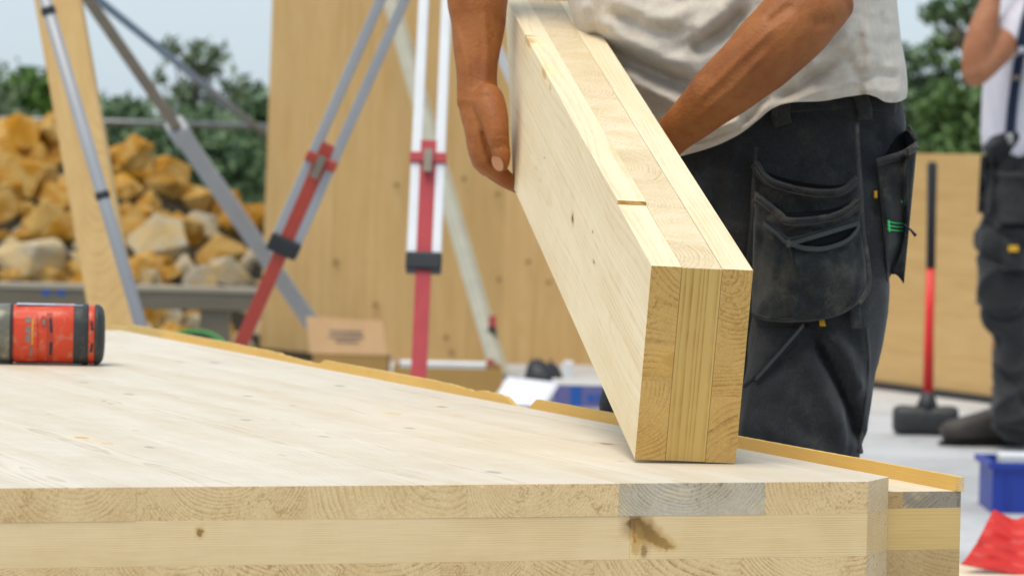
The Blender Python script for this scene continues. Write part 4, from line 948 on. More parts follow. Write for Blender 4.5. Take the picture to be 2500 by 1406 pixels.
# left arm across the belly, hand on the far side of the beam
mb.add(*limb([(1930, -560, 4.86, 105, .9), (1965, -350, 4.80, 92, .95), (1990, -150, 4.75, 84, .95), (2003, -30, 4.72, 80, .95), (2014, 30, 4.70, 72, .9)], 20))
mb.add(*limb([(2036, 18, 4.70, 54, 1.), (1990, 32, 4.69, 82, .95), (1948, 54, 4.68, 94, .9), (1900, 98, 4.67, 93, .9), (1848, 148, 4.67, 87, .88), (1764, 221, 4.68, 74, .86), (1700, 280, 4.70, 59, .8), (1648, 325, 4.72, 50, .75), (1612, 358, 4.74, 50, .72)], 20))
mb.add(*limb([(1630, 342, 4.735, 46, .7), (1590, 385, 4.75, 48, .6), (1556, 432, 4.77, 42, .6)], 14))
for k in range(4): finger(mb, [P(1566 - k * 6, 425 + k * 2, 4.75 + k * .016), P(1535, 470, 4.755 + k * .016), P(1500, 500, 4.76 + k * .016), P(1470, 505, 4.765 + k * .016)], [.0115, .0105, .0095, .007])
finger(mb, [P(1590, 372, 4.76), P(1556, 398, 4.80), P(1532, 420, 4.83)], [.013, .0115, .009])
# trunk, neck, head, legs (mostly hidden by the clothes or above the picture)
mb.add(*limb([(1910, 520, 4.95, 235, .40), (1890, 250, 4.96, 235, .40), (1820, 0, 4.97, 250, .42), (1720, -300, 4.98, 270, .45), (1620, -560, 4.98, 260, .5), (1560, -640, 4.96, 130, .9), (1520, -720, 4.94, 95, 1.)], 20))
mb.add(*limb([(1940, -520, 4.87, 120, .9), (1620, -590, 4.96, 140, .9), (1260, -570, 5.02, 115, .9)], 16))
hd = P(1440, -860, 4.90); head_parts(mb, hd, 1.08, (-.75, -.35, -.45))
mb.add(*limb([(2010, 560, 4.91, 95, .8), (1985, 1000, 4.89, 88, .85), (1960, 1300, 4.89, 80, .95), (1960, 1800, 4.9, 72, 1.), (1955, 2150, 4.9, 65, 1.1)], 14))
mb.add(*limb([(1770, 560, 4.99, 95, .8), (1640, 1000, 5.03, 88, .85), (1580, 1300, 5.04, 80, .95), (1530, 1800, 5.06, 72, 1.), (1500, 2150, 5.07, 65, 1.1)], 14))
V, Fc, N_ = remesh(mb, .0032, 3, .5)
px_, py_, Zp = proj(V)
# creases: thumb root, knuckle lines, wrist; veins and tendons of the forearms
rel = folds(px_, py_, [([(1176, 310), (1190, 365), (1208, 414)], 6, -.005), ([(1198, 350), (1222, 345), (1244, 352)], 4.5, -.0022), ([(1198, 361), (1222, 357), (1244, 362)], 4.5, -.0022), ([(1204, 335), (1225, 331), (1242, 336)], 4, -.0014), ([(1140, 395), (1165, 385)], 6, -.0018), ([(1180, 400), (1205, 425)], 6, -.0018), ([(1130, 300), (1142, 350), (1160, 395)], 8, .0022), ([(1150, 280), (1164, 340), (1176, 385)], 8, .0018), ([(1140, 240), (1160, 300)], 5, .0012), ([(1125, 235), (1212, 236)], 6, -.0015), ([(1110, 60), (1140, 160), (1150, 300)], 8, .0034), ([(1180, 20), (1190, 120), (1185, 215)], 8, .003),
                       ([(1690, 300), (1790, 215), (1880, 120)], 9, .0034), ([(1700, 250), (1800, 150), (1900, 60)], 8, .0026), ([(1680, 195), (1735, 177)], 8, -.002), ([(1980, 60), (2040, 50)], 14, -.004), ([(1870, 60), (1940, 10)], 14, -.004), ([(1150, 350), (1165, 420)], 7, .0018)])
V = V - np.outer(rel, FWD)
for i in range(len(V)):
    if py_[i] < 520: V[i] += N_[i] * (noise.noise(Vector(V[i] * 28.)) * .0012)
mesh('body', V, Fc, M['skin'], man, smooth=True)
# thumb nail
nc = P(1221, 395, 4.903); V = []; rT = .0122
nf = [tuple(range(24))]
ax_ = np.array([.25, 0, -1.]); ax_ /= np.linalg.norm(ax_)                       # thumb direction
for lift_ in (.0004, -.001):
    for k in range(24):
        a = 2 * math.pi * k / 24; al = math.copysign(abs(math.cos(a)) ** .75, math.cos(a)) * .0095; th_ = -.38 + .62 * math.copysign(abs(math.sin(a)) ** .8, math.sin(a))
        dn = -FWD * math.cos(th_) + RIGHT * math.sin(th_); V.append(nc + ax_ * (al + .003) + dn * (rT + lift_ - .0035 * max(0, al / .0095) ** 2))
nf += [(k, k + 24, (k + 1) % 24 + 24, (k + 1) % 24) for k in range(24)]
mesh('thumb_nail', V, nf, M['nail'], man, smooth=False)
# hair cap
mbh = MB(); head_parts(mbh, hd, .1, (-.75, -.35, -.45)); mbh = MB(); V, Fc = [], []
ff = np.array([-.75, -.35, -.45]); ff /= np.linalg.norm(ff); ss = np.cross(ff, [0, 0, 1.]); ss /= np.linalg.norm(ss); uu = np.cross(ss, ff)
for i in range(8):
    th_ = math.pi * .56 * i / 7
    for j in range(18):
        a = 2 * math.pi * j / 18; r_ = 1.08 * (1.06 + .02 * math.sin(j * 5 + i * 3)); cut_ = 1 if math.sin(a) < .35 else .72
        V.append(hd + uu * .032 - ff * .014 + r_ * (ss * .077 * math.sin(th_ * cut_) * math.cos(a) + ff * .098 * math.sin(th_ * cut_) * math.sin(a) + uu * .098 * math.cos(th_ * cut_)))
for i in range(7):
    for j in range(18): Fc.append((i * 18 + j, (i + 1) * 18 + j, (i + 1) * 18 + (j + 1) % 18, i * 18 + (j + 1) % 18))
mesh('hair', V, Fc, M['hair'], man, smooth=True)

# trousers
mb = MB()
mb.add(*limb([(1905, 190, 4.93, 282, .42), (1907, 250, 4.93, 290, .43), (1910, 330, 4.93, 298, .45), (1912, 450, 4.92, 300, .47), (1912, 560, 4.92, 298, .47), (1908, 640, 4.93, 265, .48)], 28, sup=2.5))
mb.add(*limb([(2035, 480, 4.91, 172, .80), (2015, 600, 4.90, 172, .85), (1996, 720, 4.89, 165, .9), (1984, 850, 4.88, 162, .92), (1966, 1000, 4.87, 158, .95), (1950, 1110, 4.87, 153, 1.), (1940, 1300, 4.88, 143, 1.05), (1945, 1700, 4.9, 125, 1.05), (1950, 2060, 4.9, 112, 1.1), (1950, 2120, 4.9, 110, 1.1)], 26, sup=2.4))
mb.add(*limb([(1790, 480, 4.97, 165, .80), (1760, 600, 4.98, 165, .85), (1715, 760, 4.99, 160, .9), (1650, 930, 5.0, 152, .92), (1615, 1000, 5.0, 149, .95), (1580, 1200, 5.02, 140, 1.05), (1540, 1700, 5.04, 122, 1.05), (1500, 2060, 5.06, 110, 1.1), (1500, 2120, 5.06, 108, 1.1)], 26, sup=2.3))
V, Fc, N_ = remesh(mb, .0055, 6, .5)
px_, py_, Zp = proj(V); front = (N_ @ FWD) < .1
rel = folds(px_, py_, [([(1982, 800), (2030, 900), (2085, 1000), (2104, 1100)], 15, -.036), ([(2010, 800), (2075, 880), (2120, 980)], 20, .020), ([(1955, 850), (2010, 950), (2070, 1080)], 24, .016), ([(1840, 930), (1900, 900), (1960, 880)], 18, -.004), ([(1760, 400), (1740, 560), (1790, 720)], 22, -.012), ([(1700, 400), (1690, 500)], 16, .009), ([(1790, 380), (1775, 470)], 14, .007),
                       ([(2150, 300), (2155, 420), (2140, 560)], 12, -.006), ([(1880, 960), (1960, 1040), (2050, 1090)], 22, -.004), ([(1840, 1010), (1930, 1080), (2020, 1110)], 20, .004), ([(2070, 740), (2105, 800), (2120, 900)], 14, .006), ([(1700, 330), (1820, 360)], 16, .006)])
V = V - np.outer(rel * front, FWD)
for i in range(len(V)):
    v_ = Vector(V[i]); V[i] += N_[i] * (noise.noise(Vector((v_.x * 9, v_.y * 9, v_.z * 5))) * .006 - (1 - abs(noise.noise(Vector((v_.x * 7 + v_.z * 5, v_.y * 6, v_.z * 6 - v_.x * 4))))) ** 7 * .005 + (1 - abs(noise.noise(Vector((v_.x * 13 - v_.z * 7 + 3, v_.y * 9, v_.z * 9 + v_.x * 6))))) ** 7 * .003 + noise.noise(Vector((v_.x * 30 + 5, v_.y * 30, v_.z * 17))) * .0022)
tro = mesh('trousers', V, Fc, M['trouser'], man, smooth=True)
BV = BVHTree.FromPolygons(V.tolist(), Fc)
def depth_at(px, py, default=4.80):
    d = ray(px, py); h = BV.ray_cast(V3(CAM), V3(d))
    return float((np.array(h[0]) - CAM) @ FWD) if h[0] is not None else default
def patch(name, topc, botc, mat, off=.004, bulge=0., nu=36, nv=24, parent=None, th=.003, open_top=0., wr=.0015, default=4.80, seed=0., sag=0.):
    """cloth panel lying on the trousers between two curves, standing off by off and bulging in the middle"""
    a = smoothpts(topc, nu); b = smoothpts(botc, nu); PX = np.zeros((nv, nu)); PY = PX.copy(); D = PX.copy()
    for j in range(nv):
        v = j / (nv - 1); q = a * (1 - v) + b * v; PX[j], PY[j] = q[:, 0], q[:, 1]
    for j in range(nv):
        for i in range(nu): D[j, i] = depth_at(PX[j, i], PY[j, i], default)
    K = D.copy()
    for _ in range(6):
        K[1:-1, :] = (K[:-2, :] + 2 * K[1:-1, :] + K[2:, :]) / 4; K[:, 1:-1] = (K[:, :-2] + 2 * K[:, 1:-1] + K[:, 2:]) / 4
    D = np.minimum(K, D + .002); V = []
    for j in range(nv):
        v = j / (nv - 1)
        for i in range(nu):
            u = i / (nu - 1); sh = math.sin(math.pi * u) ** .6
            bl = bulge * sh * (math.sin(math.pi * min(1, v * .9 + .1)) ** .6 if v < .999 else 0) + open_top * sh * (1 - v) ** 1.5
            w_ = wr * (noise.noise(Vector((PX[j, i] * .02 + seed, PY[j, i] * .012, seed))) + .6 * noise.noise(Vector((PX[j, i] * .05 + seed, PY[j, i] * .03, seed))))
            V.append(P(PX[j, i], PY[j, i], D[j, i] - off - bl - w_))
    o = mesh(name, V, [(j * nu + i + 1, j * nu + i, (j + 1) * nu + i, (j + 1) * nu + i + 1) for j in range(nv - 1) for i in range(nu - 1)], mat, parent or tro, smooth=True)
    so = o.modifiers.new('t', 'SOLIDIFY'); so.thickness = th; so.offset = -1
    return o, np.array(V).reshape(nv, nu, 3)
def band(name, line, w, mat, off=.006, nu=40, nv=5, **k):
    l = np.array(line, float); t_ = np.gradient(smoothpts(l, 24), axis=0); s_ = smoothpts(l, 24); nrm = np.stack([-t_[:, 1], t_[:, 0]], 1); nrm /= np.linalg.norm(nrm, axis=1)[:, None]
    return patch(name, s_ - nrm * w / 2, s_ + nrm * w / 2, mat, off, nu=nu, nv=nv, **k)
band('waistband', [(1885, 268), (1930, 258), (2010, 254), (2100, 250), (2190, 262)], 30, M['trouser'], .005, th=.004)
band('belt_loop', [(1908, 252), (1906, 285), (1912, 306)], 46, M['hem'], .010, nu=16, nv=8, th=.004, bulge=.004); band('belt_loop', [(2098, 226), (2110, 262), (2112, 292)], 36, M['hem'], .011, nu=16, nv=8, th=.004, bulge=.004)
# holster pocket: inner pocket with its hem, outer pocket with zip
inner = [(1842, 388), (1862, 418), (1890, 438), (1950, 455), (2010, 462), (2060, 455), (2095, 425)]
bot = [(1834, 770), (1870, 783), (1930, 787), (2000, 782), (2060, 765), (2100, 735), (2118, 700)]
patch('holster_pocket', inner, [(1832, 640), (1870, 640), (1930, 640), (2000, 640), (2060, 640), (2105, 635), (2112, 620)], M['holster'], .006, .014, open_top=.012, seed=1., wr=.003)
band('pocket_hem', [(x_, y_ + 12) for x_, y_ in inner], 24, M['hem'], .0225, seed=2., bulge=.0055, wr=.004, th=.002)
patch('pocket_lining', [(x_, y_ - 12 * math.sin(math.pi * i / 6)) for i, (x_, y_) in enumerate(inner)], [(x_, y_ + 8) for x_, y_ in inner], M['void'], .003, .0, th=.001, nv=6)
outer = [(1842, 468), (1868, 488), (1898, 512), (1922, 530), (1985, 528), (2040, 518), (2075, 500), (2098, 480)]
patch('holster_pocket', outer, bot, M['holster'], .022, .030, open_top=.006, seed=5., wr=.0085, nv=34)
band('pocket_hem', [(x_, y_ + 13) for x_, y_ in outer], 26, M['hem'], .0395, seed=6., bulge=.0060, wr=.005, th=.002)
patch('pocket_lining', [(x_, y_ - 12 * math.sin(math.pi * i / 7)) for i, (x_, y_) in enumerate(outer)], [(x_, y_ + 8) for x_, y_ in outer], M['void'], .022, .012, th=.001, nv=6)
M['thread'] = plain('grey_thread', (.11, .11, .10), .8, .2)
for ln, of in ((inner, .033), (outer, .052)):
    for dy in (4, 19): band('stitch_line', [(x_, y_ + dy) for x_, y_ in ln], 2., M['thread'], of, nu=50, nv=3, wr=0, th=.0006, bulge=.010)
band('stitch_line', [(x_, y_ - 9) for x_, y_ in bot], 2., M['thread'], .027, nu=50, nv=3, wr=0, th=.0006, bulge=.003)
# zip: closed on the left, gaping to the right
z_up = [(1866, 546), (1895, 568), (1926, 592), (1985, 578), (2045, 560), (2098, 544)]; z_lo = [(1926, 594), (1965, 606), (2010, 607), (2055, 594), (2085, 574), (2098, 550)]
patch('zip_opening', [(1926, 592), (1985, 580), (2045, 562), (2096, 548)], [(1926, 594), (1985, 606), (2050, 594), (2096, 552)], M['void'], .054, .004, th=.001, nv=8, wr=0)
band('zip_tape', [(x_, y_ - 7) for x_, y_ in z_up], 12, M['zip_tape'], .055, wr=.001, bulge=.003); band('zip_tape', [(x_, y_ + 5) for x_, y_ in z_lo], 10, M['zip_tape'], .056, wr=.001, bulge=.003)
def teeth(lines, off, name='zip_teeth'):
    m_ = MB()
    for line, step, sz in lines:
        l = smoothpts(np.array(line, float), 200); seg = np.r_[0, np.cumsum(np.hypot(*np.diff(l, axis=0).T))]
        for s_ in np.arange(0, seg[-1], step):
            x_, y_ = np.interp(s_, seg, l[:, 0]), np.interp(s_, seg, l[:, 1]); m_.box(P(x_, y_, depth_at(x_, y_) - off), sz * .28, .0016, sz * .62)
    o = m_.build(name, M['zip'], tro); o['kind'] = 'stuff'; return o
teeth([([(x_, y_ + 1) for x_, y_ in z_up], 6.5, .0045), (z_lo, 6.5, .0045)], .0605)
band('zip_pull', [(1924, 592), (1930, 620), (1938, 660), (1946, 694)], 5, M['zip_tape'], .062, nu=14, nv=4, wr=0)
band('zip_slider', [(1922, 586), (1926, 604)], 12, M['zip'], .064, nu=8, nv=4, wr=0)
# seams and tapes
band('side_seam', [(2092, 300), (2096, 380), (2102, 460), (2108, 560), (2120, 640), (2122, 700), (2100, 740)], 9, M['hem'], .050, wr=.0005); band('side_seam', [(1846, 360), (1840, 440), (1836, 540), (1826, 640), (1818, 720)], 9, M['hem'], .022, wr=.0005)
band('leg_seam', [(2118, 800), (2124, 900), (2112, 1010), (2098, 1105)], 6, M['hem'], .003, wr=.0005)
# knee zip, tags, strap
band('knee_zip_tape', [(1962, 792), (1920, 840), (1880, 885), (1842, 928)], 24, M['trouser'], .003, wr=.0005); teeth([([(1960, 796), (1920, 842), (1880, 887), (1846, 924)], 7, .0045)], .008, 'knee_zip_teeth')
o, _ = band('yellow_tag', [(2006, 781), (2008, 795)], 13, M['orange_tag'], .012, nu=6, nv=4, wr=0); o, _ = band('strap', [(2088, 752), (2090, 780), (2092, 803)], 26, M['holster'], .018, nu=8, nv=5, wr=0)
patch('knee_flap', [(1850, 800), (1900, 800), (1985, 800)], [(1812, 945), (1840, 925), (1980, 798)], M['trouser'], .003, .002, th=.003, nv=12)
# side pocket on the hip
patch('side_pocket', [(2140, 392), (2150, 390), (2172, 380), (2205, 368), (2232, 352), (2240, 346)], [(2168, 688), (2172, 676), (2180, 668), (2192, 674), (2200, 684), (2207, 692)], M['holster'], .010, .012, default=4.86, nv=30, open_top=.006, seed=9., wr=.004)
band('pocket_hem', [(2140, 398), (2172, 388), (2205, 377), (2240, 356)], 20, M['hem'], .024, default=4.86, seed=9., bulge=.012)
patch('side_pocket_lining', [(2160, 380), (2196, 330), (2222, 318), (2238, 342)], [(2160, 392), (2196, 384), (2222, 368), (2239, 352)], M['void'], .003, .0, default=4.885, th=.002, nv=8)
band('pocket_edge', [(2214, 312), (2226, 324), (2240, 346)], 10, M['hem'], .004, default=4.875, nu=12, nv=4)
for yy in (545, 554, 563): band('green_stitch', [(2168, yy - 4), (2188, yy), (2206, yy + 1)], 2.6, M['green_st'], .028, default=4.85, nu=12, nv=3, wr=0, th=.001)
band('green_stitch', [(2170, 538), (2173, 566)], 4, M['green_st'], .029, default=4.85, nu=6, nv=3, wr=0, th=.001); band('green_stitch', [(2203, 490), (2205, 508)], 3, M['green_st'], .028, default=4.85, nu=6, nv=3, wr=0, th=.001)
V, Fc = tube([P(2206, 548, 4.83), P(2222, 560, 4.83), P(2236, 576, 4.83)], [.0012, .0012, .0022], 6); mesh('cord', V, Fc, M['navy'], tro)
band('orange_tag', [(2140, 466), (2140, 484)], 4, M['orange_tag'], .012, nu=6, nv=4, wr=0)

# shirt: rows of (left limb, hem-like front curve, right limb) given from hem upwards
rows = [
    [(1575, 400), (1620, 392), (1664, 381), (1712, 368), (1760, 351), (1810, 325), (1850, 294), (1885, 266), (1930, 251), (2010, 247), (2100, 231), (2135, 236), (2165, 250), (2195, 249), (2213, 240)],
    [(1562, 372), (1612, 368), (1660, 356), (1706, 342), (1752, 324), (1802, 298), (1846, 270), (1885, 243), (1930, 229), (2010, 222), (2100, 206), (2138, 208), (2168, 218), (2198, 220), (2216, 214)],
    [(1535, 325), (1595, 318), (1650, 306), (1700, 290), (1752, 270), (1805, 244), (1850, 218), (1892, 194), (1938, 180), (2010, 172), (2095, 160), (2136, 160), (2168, 164), (2196, 166), (2212, 163)],
    [(1490, 235), (1555, 230), (1620, 216), (1680, 200), (1740, 182), (1800, 160), (1850, 140), (1898, 122), (1945, 110), (2012, 102), (2090, 94), (2132, 92), (2162, 92), (2186, 94), (2200, 94)],
    [(1432, 120), (1505, 130), (1580, 118), (1650, 100), (1722, 80), (1790, 60), (1850, 42), (1900, 30), (1950, 20), (2012, 14), (2080, 8), (2122, 5), (2152, 4), (2176, 3), (2190, 2)],
    [(1392, 30), (1462, 22), (1540, 8), (1620, -10), (1700, -30), (1775, -50), (1842, -64), (1900, -75), (1950, -84), (2010, -90), (2075, -96), (2112, -98), (2140, -99), (2164, -100), (2180, -100)],
    [(1372, -90), (1440, -100), (1520, -120), (1600, -140), (1680, -160), (1760, -178), (1830, -190), (1890, -200), (1945, -206), (2000, -212), (2060, -216), (2096, -218), (2126, -220), (2150, -220), (2166, -220)],
    [(1330, -300), (1400, -310), (1480, -330), (1560, -350), (1640, -370), (1720, -385), (1790, -395), (1850, -400), (1905, -405), (1960, -408), (2020, -410), (2056, -410), (2084, -410), (2104, -410), (2116, -410)],
    [(1270, -560), (1340, -590), (1420, -620), (1500, -640), (1570, -650), (1640, -650), (1700, -640), (1760, -625), (1820, -610), (1880, -590), (1940, -570), (1975, -560), (2000, -550), (2020, -545), (2036, -540)]]
NS, NR = 110, 150
R_ = np.array([smoothpts(r_, NS) for r_ in rows]); g = np.empty((NR, NS, 2))
for i in range(NS):
    g[:, i] = smoothpts(R_[:, i], NR)
u = np.linspace(0, 1, NS); tt = np.linspace(0, 1, NR)[:, None]
Zmid = 4.94 + .02 * np.sin(tt * 3); hdp = .165 + .02 * np.sin(tt * math.pi)
prof_u = np.sin(np.pi * np.clip(u, 0, 1)) ** .55
Zf = Zmid - hdp * prof_u[None, :]
# belly leans left, onto the beam
Zf = Zf + .02 * (1 - u[None, :]) * np.ones((NR, 1)) - .015 * np.exp(-((u[None, :] - .35) / .25) ** 2) * tt * (1 - tt) * 4
PXs, PYs = g[..., 0], g[..., 1]
fl_ = folds(PXs, PYs, [([(1425, 60), (1470, 110), (1540, 150), (1610, 185), (1690, 215), (1740, 235)], 22, -.030), ([(1440, 30), (1520, 95), (1610, 140), (1700, 160)], 26, .016), ([(1500, 165), (1580, 215), (1660, 262), (1700, 280)], 26, .018), ([(1560, 230), (1620, 262), (1665, 290)], 16, -.014), ([(1835, 10), (1780, 70), (1725, 105), (1685, 128)], 20, -.022), ([(1780, 15), (1735, 55), (1690, 80)], 24, .012),
                              ([(1430, 0), (1425, 50), (1440, 90)], 10, .010), ([(1405, 0), (1412, 45), (1432, 95)], 8, -.008), ([(1600, 330), (1680, 335), (1750, 318), (1830, 285)], 16, .010), ([(1640, 350), (1720, 340), (1800, 310), (1860, 265)], 9, -.006), ([(1880, 240), (1950, 215), (2010, 165), (2060, 110)], 18, -.014), ([(1900, 262), (1980, 232), (2060, 205), (2100, 190)], 14, .010), ([(1960, 160), (2020, 140), (2090, 60)], 18, .010),
                              ([(2090, 190), (2140, 178), (2200, 186)], 12, -.010), ([(2100, 215), (2150, 222), (2205, 226)], 18, .014), ([(2110, 60), (2125, 130), (2120, 180)], 14, .008), ([(2150, 20), (2160, 100), (2170, 170)], 12, -.007), ([(2065, 130), (2085, 175), (2095, 225)], 12, -.007), ([(1480, -10), (1580, 40), (1680, 50)], 26, .012), ([(1500, 30), (1590, 70), (1660, 85)], 14, -.010), ([(1560, -40), (1660, -10), (1760, -20)], 22, -.012),
                              ([(1590, 165), (1650, 190), (1720, 195)], 12, -.006), ([(1900, 200), (1850, 262), (1800, 300)], 12, -.006)])
Vf = np.empty((NR, NS, 3))
for j in range(NR):
    for i in range(NS):
        wv_ = noise.noise(Vector((PXs[j, i] * .010, PYs[j, i] * .016, .3))) * .005 + noise.noise(Vector((PXs[j, i] * .03, PYs[j, i] * .04, 4.))) * .003 - (1 - abs(noise.noise(Vector((PXs[j, i] * .006 + PYs[j, i] * .009, PYs[j, i] * .008 - PXs[j, i] * .003, 9.))))) ** 8 * .0025
        edge = min(1, i / 5, (NS - 1 - i) / 5)
        Vf[j, i] = P(PXs[j, i], PYs[j, i], Zf[j, i] - (1.15 * fl_[j, i] + wv_) * edge)
# back half
NB = 40; Vb = np.empty((NR, NB, 3))
for j in range(NR):
    for i in range(NB):
        k_ = (i + 1) / (NB + 1); q0_, q1_ = g[j, -1], g[j, 0]; c_ = .5 - .5 * math.cos(math.pi * k_)
        px, py = q0_ * (1 - c_) + q1_ * c_
        zl = Zf[j, -1] * (1 - c_) + Zf[j, 0] * c_
        Vb[j, i] = P(px, py, zl + .13 * math.sin(math.pi * k_) ** .7)
Vs = np.concatenate([Vf, Vb], 1); NT_ = NS + NB
sh = mesh('shirt', Vs.reshape(-1, 3), [(j * NT_ + i, (j + 1) * NT_ + i, (j + 1) * NT_ + (i + 1) % NT_, j * NT_ + (i + 1) % NT_)[::-1] for j in range(NR - 1) for i in range(NT_)], M['shirt'], man, smooth=True)
so = sh.modifiers.new('t', 'SOLIDIFY'); so.thickness = .003; so.offset = -1
# sleeves
for sec in ([(1930, -590, 4.86, 128, .9), (1958, -420, 4.82, 118, .95), (1975, -260, 4.78, 112, .95)], [(1268, -600, 5.02, 122, .9), (1222, -460, 5.02, 112, .95), (1190, -330, 5.0, 106, .95)]):
    V, Fc = limb(sec, 20, 14, ends=False); o = mesh('sleeve', V, Fc[:-2], M['shirt'], man, smooth=True)
# boots
def boot(c, face, parent, s=1.):
    face = np.array(face, float); face /= np.linalg.norm(face); m_ = MB(); up = np.array([0, 0, 1.])
    secs = [(-.085, .028, .03), (-.08, .036, .062), (-.03, .042, .066), (.04, .044, .052), (.11, .050, .042), (.165, .044, .034), (.19, .026, .024)]
    pts = [c + face * a * s + up * (h_ * s + .012) for a, w_, h_ in secs]
    m_.add(*tube(pts, [w_ * s for _, w_, _ in secs], 16, ref=up, aspect=[h_ / w_ for _, w_, h_ in secs], sup=2.6))
    m_.add(*tube([c + face * -.035 * s + up * .06 * s, c - face * .03 * s + up * .12 * s, c - face * .03 * s + up * .19 * s], [.052 * s, .05 * s, .056 * s], 16, aspect=1.15))
    o = m_.build('boot', M['boot'], parent, smooth=True)
    m2 = MB().add(*tube([c + face * a * s + up * .009 for a in (-.092, -.085, 0, .1, .17, .198)], [.03 * s, .042 * s, .047 * s, .054 * s, .045 * s, .02 * s], 16, ref=up, aspect=[.2, .2, .18, .16, .18, .35])); so_ = m2.build('sole', M['sole'], o)
    for k in range(4): m3 = mesh('lace', *bar(c + face * (.02 + .022 * k) * s + up * (.125 - .014 * k) * s - np.cross(face, up) * .03, c + face * (.02 + .022 * k) * s + up * (.125 - .014 * k) * s + np.cross(face, up) * .03, .008, .008), M['lace'], o)
    return o
fo = P(1950, 2150, 4.9); boot(np.array([fo[0], fo[1], .0]), (-.45, -.9, 0), man); fo = P(1500, 2150, 5.07); boot(np.array([fo[0], fo[1], .0]), (-.6, -.8, 0), man)

# ---- second worker, out of focus at the right, facing left with one arm raised
Zw = 13.15
wf = G(2440, 1085, 0); man2 = thing('person', 'second worker in white shirt, navy braces and dark work trousers with raised arm', 'person', (wf[0], wf[1], 0))
mb = MB()
mb.add(*limb([(2508, 40, Zw - .16, 48, 1.), (2450, 110, Zw - .24, 38, 1.), (2382, 178, Zw - .30, 36, 1.)], 14, 14))
mb.add(*limb([(2378, 190, Zw - .30, 30, 1.), (2385, 130, Zw - .29, 38, 1.), (2404, 60, Zw - .27, 35, 1.), (2420, 0, Zw - .25, 25, 1.), (2430, -35, Zw - .24, 21, 1.), (2440, -75, Zw - .22, 27, .5)], 14, 18))
for k in range(4): finger(mb, [P(2436 + k * 7, -80, Zw - .22), P(2440 + k * 8, -112, Zw - .22), P(2452 + k * 8, -134, Zw - .21)], [.010, .009, .007], 8)
finger(mb, [P(2432, -60, Zw - .22), P(2452, -85, Zw - .24), P(2466, -104, Zw - .24)], [.011, .010, .008], 8)
mb.add(*limb([(2600, 40, Zw + .16, 48, 1.), (2640, 150, Zw + .18, 36, 1.), (2630, 300, Zw + .15, 30, 1.), (2600, 400, Zw + .12, 22, 1.), (2595, 450, Zw + .1, 28, .6)], 14, 18))
mb.add(*limb([(2500, 380, Zw, 82, 1.2), (2505, 200, Zw, 88, 1.3), (2530, 30, Zw, 88, 1.6), (2545, -30, Zw, 60, 1.6), (2540, -90, Zw, 40, 1.)], 18, 22))
hd2 = P(2510, -170, Zw); head_parts(mb, hd2, 1., (-.9, -.35, -.05))
mb.add(*limb([(2485, 400, Zw - .03, 48, .8), (2455, 720, Zw - .08, 38, .8), (2470, 1000, Zw - .1, 32, .9), (2475, 1040, Zw - .1, 30, .9)], 12, 16))
mb.add(*limb([(2540, 400, Zw + .1, 46, .8), (2575, 720, Zw + .1, 38, .8), (2630, 1000, Zw + .1, 32, .9), (2645, 1030, Zw + .1, 34, 1.)], 12, 16))
V, Fc, N_ = remesh(mb, .008, 4, .5); mesh('body', V, Fc, M['skin2'], man2, smooth=True)
mbh = MB(); V, Fc = [], []; ff = np.array([-.9, -.35, -.05]); ff /= np.linalg.norm(ff); ss = np.cross(ff, [0, 0, 1.]); ss /= np.linalg.norm(ss); uu = np.cross(ss, ff)
for i in range(8):
    th_ = math.pi * .56 * i / 7
    for j in range(18):
        a = 2 * math.pi * j / 18; cut_ = 1 if math.sin(a) < .35 else .72
        V.append(hd2 + uu * .03 - ff * .014 + 1.07 * (ss * .077 * math.sin(th_ * cut_) * math.cos(a) + ff * .098 * math.sin(th_ * cut_) * math.sin(a) + uu * .098 * math.cos(th_ * cut_)))
for i in range(7):
    for j in range(18): Fc.append((i * 18 + j, (i + 1) * 18 + j, (i + 1) * 18 + (j + 1) % 18, i * 18 + (j + 1) % 18))
mesh('hair', V, Fc, M['hair'], man2, smooth=True)
M['shirt2'] = cloth('white_shirt', (.66, .64, .70), (.58, .56, .60), dscale=8., dstr=.4, grit=.03)
mb = MB(); mb.add(*limb([(2512, 352, Zw, 104, 1.15), (2506, 330, Zw, 105, 1.2), (2506, 200, Zw, 101, 1.3), (2522, 80, Zw, 100, 1.5), (2538, 10, Zw, 92, 1.7), (2545, -40, Zw, 62, 1.7)], 24, 30))
mb.add(*limb([(2525, 20, Zw - .14, 58, 1.), (2490, 62, Zw - .19, 52, 1.), (2458, 100, Zw - .22, 46, 1.)], 16, 12)); mb.add(*limb([(2590, 20, Zw + .15, 58, 1.), (2630, 110, Zw + .18, 48, 1.)], 16, 12))
V, Fc, N_ = remesh(mb, .008, 4, .5)
for i in range(len(V)): V[i] += N_[i] * (noise.noise(Vector((V[i][0] * 12, V[i][1] * 12, V[i][2] * 7))) * .012)
s2 = mesh('shirt', V, Fc, M['shirt2'], man2, smooth=True); BV2 = BVHTree.FromPolygons(V.tolist(), Fc)
def wrap(name, line, w, mat, off=.006, bv=None, parent=None):
    l = smoothpts(np.array(line, float), 30); V = []
    for (x_, y_) in l:
        for sx in (-1, 1):
            d = ray(x_ + sx * w / 2, y_); h = (bv or BV2).ray_cast(V3(CAM), V3(d)); z_ = (np.array(h[0]) - CAM) @ FWD if h[0] is not None else Zw - .1
            V.append(P(x_ + sx * w / 2, y_, z_ - off))
    o = mesh(name, V, [(2 * i, 2 * i + 1, 2 * i + 3, 2 * i + 2) for i in range(29)], mat, parent or s2); so = o.modifiers.new('t', 'SOLIDIFY'); so.thickness = .004; return o
